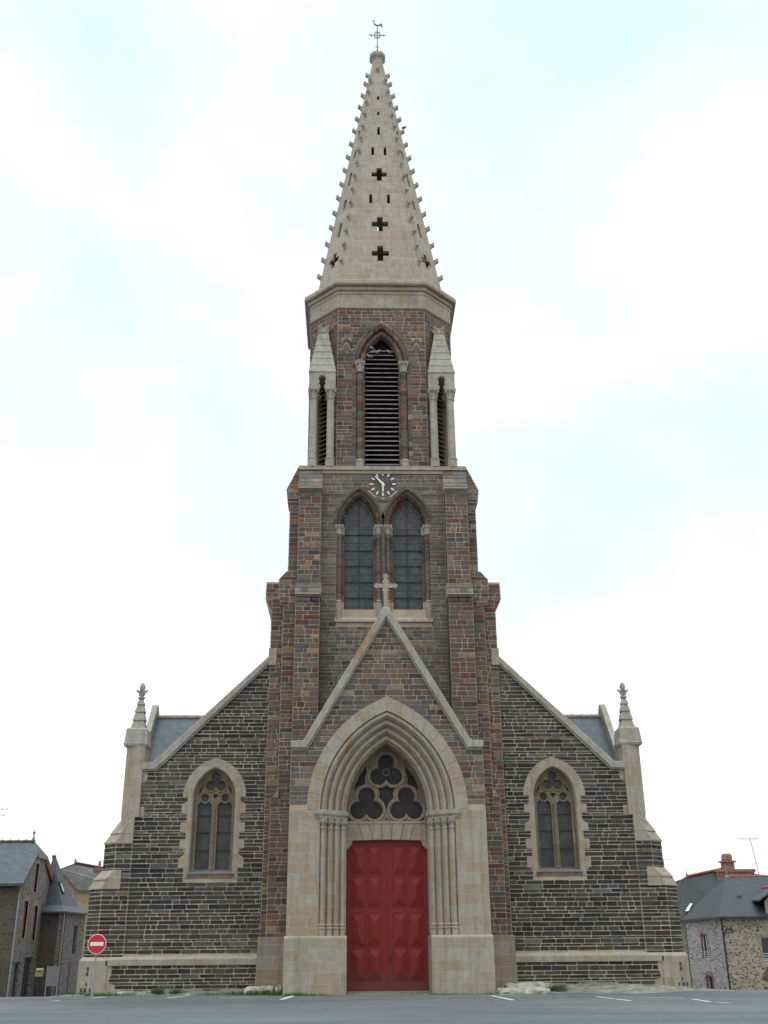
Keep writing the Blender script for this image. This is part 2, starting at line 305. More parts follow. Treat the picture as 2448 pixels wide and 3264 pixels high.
GREY, WARM = (0.340, 0.306, 0.260), (0.350, 0.270, 0.19)
M = {
    'granite_soot': m_granite('granite_cornice', GREY, WARM, 0.95, 0.37, soot=0.35),
    'stone': m_stone(),
    'mortar_nave': m_mortar('sandy_mortar', (0.475, 0.39, 0.275)),
    'mortar_tower': m_mortar('pinkish_mortar', (0.46, 0.35, 0.26)),
    'granite': m_granite('granite_ashlar', GREY, WARM, 0.95, 0.37),
    'granite_small': m_granite('granite_dressed', GREY, WARM, 0.62, 0.42, 0.010),
    'granite_spire': m_granite('granite_spire', (0.325, 0.288, 0.246), (0.335, 0.262, 0.198), 0.85, 0.40, 0.015, 0.45, soot=0.22),
    'granite_grey': m_granite('granite_weathered', (0.345, 0.33, 0.30), (0.36, 0.31, 0.24), 0.9, 0.5, 0.010, 0.35, soot=0.35),
    'granite_dark': m_granite('granite_plinth', (0.27, 0.245, 0.215), (0.29, 0.215, 0.155), 0.9, 0.42, 0.010, 0.7),
    'ochre': m_granite('tracery_stone', (0.20, 0.17, 0.12), (0.185, 0.145, 0.09), 0.8, 0.9, 0.006, 0.5),
    'rust': m_stain(),
    'slate': m_slate('slate_roofing', (0.056, 0.068, 0.082)),
    'slate_house': m_slate('slate_old', (0.052, 0.062, 0.072), 0.25, 0.14),
    'slate_dark': m_slate('slate_dark', (0.027, 0.029, 0.033), 0.25, 0.14),
    'ridge_dark': m_plain('dark_ridge_tile', (0.15, 0.065, 0.055), 0.8, var=0.3),
    'slate_worn': m_slate('slate_worn', (0.125, 0.12, 0.115), 0.25, 0.14),
    'ridge': m_plain('ridge_tile', (0.40, 0.26, 0.21), 0.8, var=0.3),
    'ridge_red': m_plain('red_ridge_tile', (0.33, 0.085, 0.06), 0.8, var=0.3),
    'door': m_door(),
    'iron': m_plain('dark_iron', (0.035, 0.04, 0.05), 0.6, 0.3),
    'lead': m_plain('lead_sheet', (0.16, 0.17, 0.18), 0.5, 0.2),
    'leaded': m_leaded('leaded_glass', (0.058, 0.055, 0.052), 0.075, 0.45),
    'leaded_blue': m_leaded('leaded_glass_pale', (0.072, 0.080, 0.086), 0.13, 0.22),
    'leaded_dark': m_leaded('leaded_glass_dark', (0.034, 0.029, 0.027), 0.09, 0.08),
    'louver': m_plain('louver_board', (0.24, 0.20, 0.17), 0.85, var=0.35, scale=3.0),
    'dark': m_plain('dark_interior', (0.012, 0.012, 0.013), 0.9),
    'white': m_plain('white_paint', (0.78, 0.76, 0.72), 0.5, var=0.06),
    'clock_white': m_plain('clock_white', (0.72, 0.68, 0.60), 0.5, var=0.06),
    'clock_stone': m_plain('clock_recess_stone', (0.105, 0.090, 0.079), 0.9, var=0.35, scale=5.0),
    'road_paint': m_plain('worn_road_paint', (0.60, 0.60, 0.58), 0.8, var=0.25, scale=9.0),
    'sign_red': m_plain('sign_red', (0.55, 0.012, 0.025), 0.35, var=0.04),
    'galv': m_plain('galvanised_steel', (0.33, 0.35, 0.36), 0.5, 0.5),
    'asphalt': m_asphalt(), 'verge': m_verge(),
    'rock': m_plain('pale_rock', (0.33, 0.295, 0.245), 0.9, var=0.4, scale=5.0),
    'grass': m_plain('grass_blade', (0.055, 0.095, 0.022), 0.7, var=0.4, scale=12.0),
    'rubble_brown': m_rubble('rubble_schist', [(0.11, 0.10, 0.09), (0.15, 0.125, 0.105), (0.19, 0.16, 0.135), (0.20, 0.12, 0.09), (0.085, 0.08, 0.078)], (0.26, 0.24, 0.215), 3.4, 2.4, 0.10, 0.30),
    'rubble_dark': m_rubble('rubble_dark_schist', [(0.06, 0.05, 0.04), (0.10, 0.075, 0.055), (0.13, 0.095, 0.065), (0.07, 0.06, 0.05)], (0.105, 0.09, 0.065), 3.0, 2.8, 0.10, 0.25),
    'rubble_pink': m_rubble('rubble_in_pink_lime', [(0.16, 0.12, 0.105), (0.22, 0.17, 0.15), (0.10, 0.09, 0.085), (0.20, 0.12, 0.10)], (0.42, 0.39, 0.38), 4.2, 2.2, 0.14, 0.45),
    'rubble_tan': m_rubble('rubble_in_sand_lime', [(0.11, 0.08, 0.06), (0.19, 0.14, 0.10), (0.23, 0.18, 0.13), (0.15, 0.085, 0.065), (0.09, 0.075, 0.065)], (0.42, 0.37, 0.28), 3.6, 2.2, 0.13, 0.25),
    'brick': m_brick('red_brick', (0.24, 0.075, 0.050)),
    'brick_slit': m_brick('weathered_brick', (0.30, 0.145, 0.105)),
    'brick_pale': m_brick('pale_brick', (0.38, 0.24, 0.20)),
    'render_tan': m_plain('tan_render', (0.36, 0.27, 0.17), 0.9, var=0.15, scale=3.0),
    'wood': m_plain('brown_soffit', (0.17, 0.065, 0.035), 0.7, var=0.3),
    'glass': m_plain('window_glass', (0.03, 0.035, 0.04), 0.12, var=0.1),
    'glass_pale': m_plain('skylight_glass', (0.55, 0.62, 0.68), 0.15, var=0.1),
    'yellow': m_plain('yellow_enamel', (0.27, 0.20, 0.09), 0.5),
    'copper': m_plain('weathered_copper', (0.16, 0.14, 0.17), 0.5, 0.3, var=0.3),
    'pigeon': m_plain('pigeon_feather', (0.28, 0.27, 0.28), 0.8, var=0.5, scale=9.0),
    'pigeon_white': m_plain('pale_feather', (0.36, 0.33, 0.32), 0.8, var=0.4, scale=9.0),
    'bird_dark': m_plain('dark_feather', (0.03, 0.03, 0.035), 0.7, var=0.3),
}

# ---------------------------------------------------------------- mesh builder
class MB:
    def __init__(s): s.v = []; s.f = []; s.mi = []; s.t = []; s.cur = 0; s.tint = (0.3, 0.3, 0.3)
    def vert(s, p): s.v.append(tuple(p)); s.t.append(s.tint); return len(s.v) - 1
    def face(s, idx): s.f.append(tuple(idx)); s.mi.append(s.cur)
    def poly(s, pts): s.face([s.vert(p) for p in pts])
    def box(s, x0, x1, y0, y1, z0, z1):
        if x0 > x1: x0, x1 = x1, x0
        i = [s.vert(p) for p in ((x0, y0, z0), (x1, y0, z0), (x1, y1, z0), (x0, y1, z0), (x0, y0, z1), (x1, y0, z1), (x1, y1, z1), (x0, y1, z1))]
        for q in ((0, 3, 2, 1), (4, 5, 6, 7), (0, 1, 5, 4), (1, 2, 6, 5), (2, 3, 7, 6), (3, 0, 4, 7)): s.face([i[k] for k in q])
    def loft(s, rings, caps=True):
        """rings: lists of 3D points, all the same length"""
        n = len(rings[0]); ids = [[s.vert(p) for p in r] for r in rings]
        for a, b in zip(ids[:-1], ids[1:]):
            for k in range(n): s.face((a[k], a[(k + 1) % n], b[(k + 1) % n], b[k]))
        if caps: s.face(ids[0][::-1]); s.face(ids[-1])
    def tube(s, pts, r, n=8, caps=True, closed=False):
        rings = []
        P = [Vector(p) for p in pts]; m = len(P)
        for i, p in enumerate(P):
            if closed: d = P[(i + 1) % m] - P[i - 1]
            else: d = P[min(i + 1, m - 1)] - P[max(i - 1, 0)]
            d.normalize()
            a = Vector((0, 1, 0)) if abs(d.y) < 0.9 else Vector((1, 0, 0))
            u = d.cross(a).normalized(); w = d.cross(u)
            rr = r[i] if isinstance(r, (list, tuple)) else r
            rings.append([p + (u * math.cos(2 * PI * k / n) + w * math.sin(2 * PI * k / n)) * rr for k in range(n)])
        if closed: rings.append(rings[0]); s.loft(rings, False)
        else: s.loft(rings, caps)
    def lathe(s, cx, cy, prof, n=16):
        """prof: (r, z) pairs"""
        s.loft([[(cx + r * math.cos(2 * PI * (k + 0.5) / n), cy + r * math.sin(2 * PI * (k + 0.5) / n), z) for k in range(n)] for r, z in prof])
    def square(s, cx, cy, prof):
        s.loft([[(cx - r, cy - r, z), (cx + r, cy - r, z), (cx + r, cy + r, z), (cx - r, cy + r, z)] for r, z in prof])
    def plate(s, outer, holes, frame, d0, d1, back=True):
        """a plate with holes. outer / holes are (u, v) outlines; frame = (O, U, V, N); front at offset d0 along N, back at d1"""
        O, U, V, N = [Vector(a) for a in frame]
        loops = [outer] + list(holes)
        tri = tessellate_polygon([[Vector((u, v, 0)) for u, v in lp] for lp in loops])
        flat = [q for lp in loops for q in lp]
        for d, use in ((d0, True), (d1, back)):
            if not use: continue
            ids = [s.vert(O + U * u + V * v + N * d) for u, v in flat]
            for t in tri: s.face([ids[k] for k in t])
        for lp in loops:
            a = [s.vert(O + U * u + V * v + N * d0) for u, v in lp]; b = [s.vert(O + U * u + V * v + N * d1) for u, v in lp]
            n = len(lp)
            for k in range(n): s.face((a[k], a[(k + 1) % n], b[(k + 1) % n], b[k]))
    def merge(s, o):
        k = len(s.v); s.v += o.v; s.t += o.t; s.f += [tuple(i + k for i in f) for f in o.f]; s.mi += o.mi

def link(name, mb, mats, parent=None, smooth=False, recalc=True, bevel=0.0):
    me = bpy.data.meshes.new(name)
    me.from_pydata(mb.v, [], mb.f); me.polygons.foreach_set('material_index', mb.mi)
    a = me.color_attributes.new('tint', 'FLOAT_COLOR', 'POINT')
    a.data.foreach_set('color', [c for t in mb.t for c in (*t, 1.0)])
    for m in (mats if isinstance(mats, (list, tuple)) else [mats]): me.materials.append(M[m])
    if recalc:
        bm = bmesh.new(); bm.from_mesh(me)
        bmesh.ops.remove_doubles(bm, verts=bm.verts, dist=0.0004)
        bmesh.ops.recalc_face_normals(bm, faces=bm.faces); bm.to_mesh(me); bm.free()
    if smooth: me.polygons.foreach_set('use_smooth', [True] * len(me.polygons))
    me.update()
    o = bpy.data.objects.new(name, me); C.objects.link(o)
    if parent is not None:
        w = Vector((0, 0, 0)); q = parent
        while q is not None: w += q.location; q = q.parent
        o.parent = parent; o.location = -w
    if bevel:
        b = o.modifiers.new('bevel', 'BEVEL'); b.width = bevel; b.segments = 2; b.limit_method = 'ANGLE'; b.angle_limit = rad(35)
    return o
def thing(name, loc, label, cat, group=None):
    o = bpy.data.objects.new(name, None); C.objects.link(o); o.location = loc; o.empty_display_size = 0.5
    o['label'] = label; o['category'] = cat
    if group: o['group'] = group
    return o
def tag(o, label, cat, group=None):
    o['label'] = label; o['category'] = cat
    if group: o['group'] = group
    return o
def structure(name, mb, mats, kind='structure', **k):
    o = link(name, mb, mats, **k); o['kind'] = kind; return o

# ---------------------------------------------------------------- 2D outlines
def arch(cx, zs, hw, H, delta=0.0, n=14):
    """pointed arch from right springing over the apex to left springing; delta offsets inwards, concentric"""
    R = (H * H + hw * hw) / (2 * hw); c = hw - R; r = R - delta
    a1 = math.acos(max(-1, min(1, -c / r)))
    right = [(cx + c + r * math.cos(a1 * k / n), zs + r * math.sin(a1 * k / n)) for k in range(n + 1)]
    left = [(2 * cx - x, z) for x, z in right[:-1]][::-1]
    return right + left
def arch_open(cx, z0, zs, hw, H, delta=0.0, n=14):
    w = hw - delta
    return [(cx - w, z0), (cx + w, z0)] + arch(cx, zs, hw, H, delta, n)
def circle(cx, cz, r, n=28): return [(cx + r * math.cos(2 * PI * k / n), cz + r * math.sin(2 * PI * k / n)) for k in range(n)]
def foil(cx, cz, k, dist, r, rot=PI / 2, n=72, rc=0.0):
    pts = []
    for i in range(n):
        t = 2 * PI * i / n; best = rc
        for j in range(k):
            a = rot + 2 * PI * j / k; ox, oz = dist * math.cos(a), dist * math.sin(a)
            bq = ox * math.cos(t) + oz * math.sin(t); disc = bq * bq - (dist * dist - r * r)
            if disc >= 0: best = max(best, bq + math.sqrt(disc))
        pts.append((cx + best * math.cos(t), cz + best * math.sin(t)))
    return pts
def mirror(pts): return [(-x, z) for x, z in pts][::-1]

# ---------------------------------------------------------------- coursed stones laid one by one
def scan(polys, v):
    """inside intervals at height v, even-odd over each polygon"""
    xs = []
    n = len(polys)
    for i in range(n):
        (x0, y0), (x1, y1) = polys[i], polys[(i + 1) % n]
        if (y0 <= v) != (y1 <= v): xs.append(x0 + (v - y0) / (y1 - y0) * (x1 - x0))
    xs.sort(); return [(xs[i], xs[i + 1]) for i in range(0, len(xs) - 1, 2)]
def subtract(iv, cut):
    out = []
    for a, b in iv:
        seg = [(a, b)]
        for c, d in cut:
            ns = []
            for p, q in seg:
                if d <= p or c >= q: ns.append((p, q)); continue
                if c > p: ns.append((p, c))
                if d < q: ns.append((d, q))
            seg = ns
        out += seg
    return out
def region_iv(outer, holes, v):
    iv = scan(outer, v)
    for h in holes: iv = subtract(iv, scan(h, v))
    return iv
STY = {
    'nave': dict(h=(0.125, 0.19), w=(0.26, 0.82), joint=0.034, vj=0.020, raise_=0.016, irr=0.008,
                 tints=[((0.032, 0.032, 0.032), 5), ((0.046, 0.046, 0.044), 5), ((0.022, 0.021, 0.021), 4.5), ((0.066, 0.067, 0.065), 2.4), ((0.043, 0.034, 0.030), 3.5), ((0.060, 0.052, 0.040), 2.2), ((0.10, 0.10, 0.095), 0.5), ((0.050, 0.028, 0.025), 0.6), ((0.15, 0.11, 0.06), 0.1)]),
    'tower': dict(h=(0.15, 0.255), w=(0.26, 0.66), joint=0.026, raise_=0.013, irr=0.005,
                  tints=[((0.110, 0.075, 0.063), 7), ((0.084, 0.075, 0.070), 4.5), ((0.118, 0.095, 0.078), 3), ((0.125, 0.075, 0.060), 4.5), ((0.108, 0.044, 0.036), 2.2), ((0.060, 0.052, 0.049), 3), ((0.185, 0.112, 0.066), 1.8), ((0.125, 0.120, 0.106), 1.2), ((0.145, 0.066, 0.042), 0.7), ((0.22, 0.16, 0.11), 0.6)]),
    'porch': dict(h=(0.15, 0.245), w=(0.28, 0.72), joint=0.024, raise_=0.012, irr=0.005,
                  tints=[((0.110, 0.086, 0.074), 6), ((0.092, 0.085, 0.080), 5), ((0.128, 0.110, 0.094), 4), ((0.125, 0.082, 0.062), 4), ((0.098, 0.048, 0.040), 1.0), ((0.062, 0.058, 0.058), 3.5), ((0.165, 0.115, 0.078), 1.6), ((0.150, 0.078, 0.050), 0.4), ((0.20, 0.155, 0.11), 0.7)]),
    'wall': dict(h=(0.13, 0.24), w=(0.30, 0.9), joint=0.020, raise_=0.008, irr=0.004,
                 tints=[((0.112, 0.094, 0.080), 6), ((0.094, 0.088, 0.080), 4), ((0.140, 0.122, 0.102), 4), ((0.128, 0.097, 0.080), 3), ((0.080, 0.073, 0.068), 2), ((0.17, 0.135, 0.10), 1.5), ((0.108, 0.108, 0.088), 2), ((0.11, 0.068, 0.055), 0.6)]),
}
def pick(sty, rng):
    T = sty['tints']; s = rng.random() * sum(w for _, w in T)
    for c, w in T:
        s -= w
        if s <= 0: break
    k = rng.uniform(0.85, 1.32); return tuple(x * k for x in c)
def courses(sty, z0, z1, seed):
    rng = random.Random(seed); z = z0; out = []
    while z < z1:
        h = rng.uniform(*STY[sty]['h'])
        if rng.random() < 0.10: h *= 0.6
        out.append((z, min(z + h, z1))); z += h
    return out
CO = {'porch': courses('porch', 0.0, 16, 6), 'nave': courses('nave', 0.0, 14, 3), 'tower': courses('tower', 0.0, 34, 5), 'wall': courses('wall', 8.4, 34, 8)}
def stones(mb, sty, outer, holes, frame, seed, co=None, mi=1, extra=None):
    s = STY[sty]; rng = random.Random(seed); O, U, V, N = [Vector(a) for a in frame]
    old = mb.cur; mb.cur = mi; J = s['joint'] / 2; JV = s.get('vj', s['joint'] * .85) / 2
    zs = [q[1] for q in outer]; zmin, zmax = min(zs), max(zs)
    for (v0, v1) in (co or CO[sty]):
        v0c, v1c = max(v0, zmin), min(v1, zmax)
        if v1c - v0c < 0.055: continue
        e = 0.002
        A = region_iv(outer, holes, v0c + e); B = region_iv(outer, holes, v1c - e)
        segs = []
        for P_, Q_ in ((A, B), (B, A)):          # a course that bridges a point: part it over the point
            if len(P_) == len(Q_) + 1:
                for i in range(len(P_) - 1):
                    g0, g1 = P_[i][1], P_[i + 1][0]
                    for j, b in enumerate(Q_):
                        if b[0] < g0 and b[1] > g1:
                            m_ = (g0 + g1) / 2; Q_[j:j + 1] = [(b[0], m_), (m_, b[1])]; break
                    if len(P_) == len(Q_): break
        for a in A:
            for j, b in enumerate(B):
                lo, hi = max(a[0], b[0]), min(a[1], b[1])
                if hi - lo > 0.04:
                    # slanted ends only where the two ends really belong together
                    L = (a[0], b[0]) if abs(a[0] - b[0]) < 0.45 else (lo, lo)
                    Rr = (a[1], b[1]) if abs(a[1] - b[1]) < 0.45 else (hi, hi)
                    if len(A) != len(B): 
                        L = (lo, lo) if abs(L[0] - L[1]) > 0.3 else L; Rr = (hi, hi) if abs(Rr[0] - Rr[1]) > 0.3 else Rr
                    segs.append((L, Rr))
        for L, Rr in segs:
            lo, hi = max(L), min(Rr); cuts = []
            x = lo; narrow = rng.random() < 0.2
            while True:
                w = rng.uniform(*s['w']) * (0.6 if narrow else 1.0)
                if v1 - v0 > 0.19 and rng.random() < 0.4: w *= 0.7
                x += w
                if x > hi - s['w'][0] * 0.8: break
                cuts.append(x)
            edges = [L] + [(c + rng.uniform(-0.012, 0.012), c + rng.uniform(-0.012, 0.012)) for c in cuts] + [Rr]
            for i in range(len(edges) - 1):
                (a0, a1), (b0, b1) = edges[i], edges[i + 1]
                if min(b0 - a0, b1 - a1) < J * 2 + 0.005 and max(b0 - a0, b1 - a1) < 0.08: continue
                j = lambda: rng.uniform(-s['irr'], s['irr'])
                q = [[a0 + JV, v0c + J], [b0 - JV, v0c + J], [b1 - JV, v1c - J], [a1 + JV, v1c - J]]
                if q[1][0] < q[0][0] + 0.01: q[1][0] = q[0][0] + 0.01
                if q[2][0] < q[3][0] + 0.01: q[2][0] = q[3][0] + 0.01
                for c in q: c[0] += j(); c[1] += j()
                cut = min(0.022, (v1c - v0c) * 0.2)
                ring = []
                for k in range(4):
                    p = Vector(q[k]); pr = Vector(q[k - 1]); nx = Vector(q[(k + 1) % 4])
                    d1 = (pr - p); d2 = (nx - p); l1 = max(d1.length, 1e-4); l2 = max(d2.length, 1e-4)
                    ring.append(p + d1 / l1 * min(cut, l1 * 0.4)); ring.append(p + d2 / l2 * min(cut, l2 * 0.4))
                # wavy long edges
                cen = sum((Vector(c) for c in q), Vector((0, 0))) / 4
                hgt = s['raise_'] * rng.uniform(0.6, 1.35)
                mb.tint = pick(s, rng)
                ib = [mb.vert(O + U * p.x + V * p.y + N * 0.0005) for p in ring]
                ins = [p + (cen - p).normalized() * 0.009 for p in ring]
                it = [mb.vert(O + U * p.x + V * p.y + N * hgt) for p in ins]
                for k in range(8): mb.face((ib[k], ib[(k + 1) % 8], it[(k + 1) % 8], it[k]))
                mb.face(it)
    mb.cur = old; mb.tint = (0.3, 0.3, 0.3)
def fr(y): return ((0, y, 0), (1, 0, 0), (0, 0, 1), (0, -1, 0))          # front frame: u = x, v = z, out = -y
def sideframe(x, sg): return ((x, 0, 0), (0, 1, 0), (0, 0, 1), (sg, 0, 0))   # u = y
def rect(a, b, z0, z1): return [(a, z0), (b, z0), (b, z1), (a, z1)]

SEED = [100]
def masonry_box(mb, sty, x0, x1, y0, y1, z0, z1, faces='flr', core=0, st=1):
    """a solid of mortar with stones set on its named faces"""
    if x0 > x1: x0, x1 = x1, x0
    mb.cur = core; mb.box(x0, x1, y0, y1, z0, z1)
    for f in faces:
        SEED[0] += 1
        if f == 'f': stones(mb, sty, rect(x0, x1, z0, z1), [], fr(y0), SEED[0], mi=st)
        if f == 'l': stones(mb, sty, rect(y0, y1, z0, z1), [], sideframe(x0, -1), SEED[0], mi=st)
        if f == 'r': stones(mb, sty, rect(y0, y1, z0, z1), [], sideframe(x1, 1), SEED[0], mi=st)
def stone_arch(mb, cx, zs, hw, H, prof, n_st, sty, seed, z0=None, y=0.0, mi=1, back=0, st_h=0.24):
    """voussoirs: a profile [(delta, y), ...] swept round the arch (and down the jambs to z0), one tint per stone"""
    rng = random.Random(seed); R = (H * H + hw * hw) / (2 * hw); c = hw - R
    def pt(side, s, dl):
        r = R - dl; a1 = math.acos(max(-1, min(1, -c / r)))
        if s >= 0: return (cx + side * (c + r * math.cos(a1 * s)), zs + r * math.sin(a1 * s))
        return (cx + side * (hw - dl), zs + s)
    for side in (-1, 1):
        cuts = [k / n_st for k in range(n_st + 1)]
        if z0 is not None:
            z = 0.0
            low = []
            while z > z0 - zs + 0.12:
                z -= st_h * rng.uniform(0.75, 1.25); low.append(max(z, z0 - zs))
            cuts = sorted(set(low)) + cuts
        for a, b in zip(cuts[:-1], cuts[1:]):
            g = 0.010 / (R * 1.2) if a >= 0 else 0.008
            mb.cur = mi; mb.tint = pick(STY[sty], rng)
            steps = 3
            rings = []
            for k in range(steps + 1):
                s = a + g + (b - a - 2 * g) * k / steps
                rings.append([(*(lambda q: (q[0], yy, q[1]))(pt(side, s, dl)),) for dl, yy in prof])
            n = len(prof); ids = [[mb.vert(p) for p in r] for r in rings]
            for p, q in zip(ids[:-1], ids[1:]):
                for k in range(n - 1): mb.face((p[k], p[k + 1], q[k + 1], q[k]))
            mb.face(ids[0]); mb.face(ids[-1][::-1])
        # mortar bed just behind the stones
        mb.cur = back; mb.tint = (0.3, 0.3, 0.3)
        ss = ([z0 - zs] if z0 is not None else []) + [k / 16 for k in range(17)]
        bed = []
        for k in range(len(prof)):
            a, b = prof[max(k - 1, 0)], prof[min(k + 1, len(prof) - 1)]
            tx, ty = b[0] - a[0], b[1] - a[1]; l = math.hypot(tx, ty) or 1
            bed.append((prof[k][0] - ty / l * .010, prof[k][1] + tx / l * .010))
        ids = [[mb.vert((lambda q: (q[0], yy, q[1]))(pt(side, s, dl))) for dl, yy in bed] for s in ss]
        for p, q in zip(ids[:-1], ids[1:]):
            for k in range(len(prof) - 1): mb.face((p[k], p[k + 1], q[k + 1], q[k]))
def roll(d, y, r, n=6, a0=PI, a1=0.0):
    """convex roll of radius r centred at (delta d, depth y)"""
    return [(d + r * math.cos(a0 + (a1 - a0) * k / n), y - r * math.sin(abs(a0 + (a1 - a0) * k / n))) for k in range(n + 1)]
def sweep_arch(mb, cx, zs, hw, H, prof, z0=None, n=20):
    R = (H * H + hw * hw) / (2 * hw); c = hw - R
    for side in (-1, 1):
        rows = []
        if z0 is not None: rows.append([(cx + side * (hw - dl), yy, z0) for dl, yy in prof])
        for k in range(n + 1):
            row = []
            for dl, yy in prof:
                r = R - dl; a1 = math.acos(max(-1, min(1, -c / r))); a = a1 * k / n
                row.append((cx + side * (c + r * math.cos(a)), yy, zs + r * math.sin(a)))
            rows.append(row)
        ids = [[mb.vert(p) for p in r] for r in rows]
        for p, q in zip(ids[:-1], ids[1:]):
            for k in range(len(prof) - 1): mb.face((p[k], p[k + 1], q[k + 1], q[k]))
def capital(mb, cx, cy, z0, z1, r0, r1):
    """leafy capital: necking ring, bell with corner volutes, square abacus"""
    h = z1 - z0
    mb.lathe(cx, cy, [(r0 * 1.0, z0 - h * .05), (r0 * 1.25, z0), (r0 * 1.25, z0 + h * .06), (r0 * 1.0, z0 + h * .1), (r0 * 1.05, z0 + h * .35), (r1 * .85, z0 + h * .78)], 12)
    mb.square(cx, cy, [(r1 * .85, z0 + h * .78), (r1, z0 + h * .82), (r1, z0 + h * .92), (r1 * 1.05, z0 + h * .95), (r1 * 1.05, z1)])
    for k in range(4):
        a = PI / 4 + k * PI / 2
        for t, rr, sc in ((0.30, r0 * 1.15, .16), (0.50, r0 * 1.3, .2), (0.72, r1 * 1.12, .24)):
            x, y = cx + rr * math.cos(a), cy + rr * math.sin(a)
            mb.lathe(x, y, [(r1 * sc * .4, z0 + h * (t - .14)), (r1 * sc, z0 + h * (t - .03)), (r1 * sc, z0 + h * (t + .05)), (r1 * sc * .4, z0 + h * (t + .1))], 6)

# ================================================================= CHURCH
YC = 6.7
church = thing('church', (0, 0, 0), 'tall stone parish church with granite spire, clock tower and red double door', 'church')
church['kind'] = 'thing'
del church['kind']

# ---- nave front walls with windows
WX = 6.93
for sg in (-1, 1):
    m2 = (lambda p: p) if sg > 0 else mirror
    outer = [(4.7, 0.0), (10.06, 0.0), (10.06, 8.35), (9.42, 8.35), (4.7, 12.95)]
    win_out = arch_open(WX, 4.1, 7.2, 1.27, 1.55)
    mb = MB(); mb.cur = 0
    mb.plate(m2(outer), [m2(arch_open(WX, 4.1, 7.2, 1.0, 1.36))], fr(3.0), 0, -0.55)
    # quoined granite reveal: irregular toothing of the jambs
    rng = random.Random(7 + sg)
    toothL, toothR = [], []
    z = 4.1; teeth = []
    k = 0
    while z < 7.15:
        h = rng.uniform(0.30, 0.40); z1 = min(z + h, 7.2)
        if 7.2 - z1 < 0.15: z1 = 7.2
        teeth.append((z, z1, 1.28 if k % 2 else 1.06)); z = z1; k += 1
    def tooth_poly(tt):
        rightside = []
        for a, b, w in tt: rightside += [(WX + w, a), (WX + w, b)]
        top = arch(WX, 7.2, 1.27, 1.55)
        left = []
        for a, b, w in tt[::-1]: left += [(WX - w, b), (WX - w, a)]
        return rightside + top + left
    surround = tooth_poly(teeth)
    quoin = []
    zq = 6.42; k = 0
    qs = []
    for a, b, w in ((6.42, 6.82, 9.72), (6.82, 7.18, 10.03), (7.18, 7.50, 10.25), (7.50, 7.84, 10.02), (7.84, 8.30, 9.70)): qs.append(rect(w, 10.1, a, b))
    stones(mb, 'nave', m2(outer), [m2(surround)] + [m2(q) for q in qs] + [m2(rect(4.5, 10.2, 0.0, 1.27))], fr(3.0), 11 + sg)
    link('nave_wall', mb, ['mortar_nave', 'stone'], church)
    # plinth course
    mb = MB(); mb.cur = 0
    xin, xo = 4.95 * sg, 10.62 * sg
    mb.box(xin, xo, 2.78, 3.0, -0.1, 0.97)
    gq = [rect(10.43, 10.7, .6, .97), rect(10.72 if 0 else 10.5, 10.7, .3, .6), rect(10.25, 10.7, -.1, .3)]
    stones(mb, 'nave', m2(rect(4.97, 10.62, 0.0, 0.97)), [m2(q) for q in gq], fr(2.78), 31 + sg)
    link('plinth_wall', mb, ['mortar_nave', 'stone'], church)
    mb = MB()
    for x0, x1, a, b in ((10.43, 10.63, .6, .97), (10.5, 10.63, .3, .6), (10.25, 10.63, -.1, .3)): mb.box(x0 * sg, x1 * sg, 2.765, 2.79, a, b)
    mb.loft([[(xin, 2.72, .97), (10.66 * sg, 2.72, .97), (10.66 * sg, 3.0, .97), (xin, 3.0, .97)],
             [(xin, 2.72, 1.17), (10.66 * sg, 2.72, 1.17), (10.66 * sg, 3.0, 1.17), (xin, 3.0, 1.17)],
             [(xin, 2.94, 1.29), (10.66 * sg, 2.94, 1.29), (10.66 * sg, 3.0, 1.29), (xin, 3.0, 1.29)]])
    link('plinth_band', mb, 'granite_small', church)
    # granite quoins
    mb = MB()
    for q in qs:
        mb.box(q[0][0] * sg, 10.3 * sg, 2.975, 3.05, q[0][1], q[2][1])
    link('quoins', mb, 'granite_small', church)
    # window: surround, tracery, panes
    mb = MB()
    mb.plate(m2(surround), [m2(arch_open(WX, 4.3, 7.2, .88, 1.20))], fr(2.97), 0, -0.05, back=False)
    # splayed reveal
    prof = [(0.0, 2.972), (0.03, 3.0), (0.06, 3.12), (0.06, 3.32)]
    sweep_arch(mb, WX * sg, 7.2, .88, 1.20, prof, 4.3)
    wn = link('window', mb, 'granite_small', church)
    mb = MB()
    hole = []
    def lancet(cx):
        hw = .285
        p = [(cx - hw, 4.42), (cx + hw, 4.42), (cx + hw, 6.88)]
        p += [(cx + .13 + .155 * math.cos(a), 6.88 + .15 * math.sin(a)) for a in (0.5, 1.0, 1.45)]
        p += [(cx + .145 * math.cos(a), 7.20 + .145 * math.sin(a)) for a in [(-.9 + (PI + 1.8) * i / 16) for i in range(17)]]
        p += [(cx - .13 - .155 * math.cos(a), 6.88 + .15 * math.sin(a)) for a in (1.45, 1.0, 0.5)]
        p += [(cx - hw, 6.88)]
        return p
    holes = [lancet(WX - .41), lancet(WX + .41), foil(WX, 7.80, 3, .235, .195, rc=.12), foil(WX, 7.27, 3, .05, .06, -PI / 2, 24),
             [(WX - .70, 7.34), (WX - .64, 7.52), (WX - .52, 7.72), (WX - .56, 7.48)], [(WX + .70, 7.34), (WX + .56, 7.48), (WX + .52, 7.72), (WX + .64, 7.52)]]
    mb.plate(m2(arch_open(WX, 4.3, 7.2, .88, 1.20, .03)), [m2(h) for h in holes], fr(3.30), 0, -0.14)
    for h in (foil(WX, 7.80, 3, .235, .245, rc=.16), foil(WX - .41, 7.2, 1, 0, .195, n=24), foil(WX + .41, 7.2, 1, 0, .195, n=24)):
        mb.tube([(x, 3.30, z) for x, z in m2(h)], .035, 6, closed=True)
    mb.tube([(WX * sg, 3.29, 4.36), (WX * sg, 3.29, 6.95)], .055, 8)
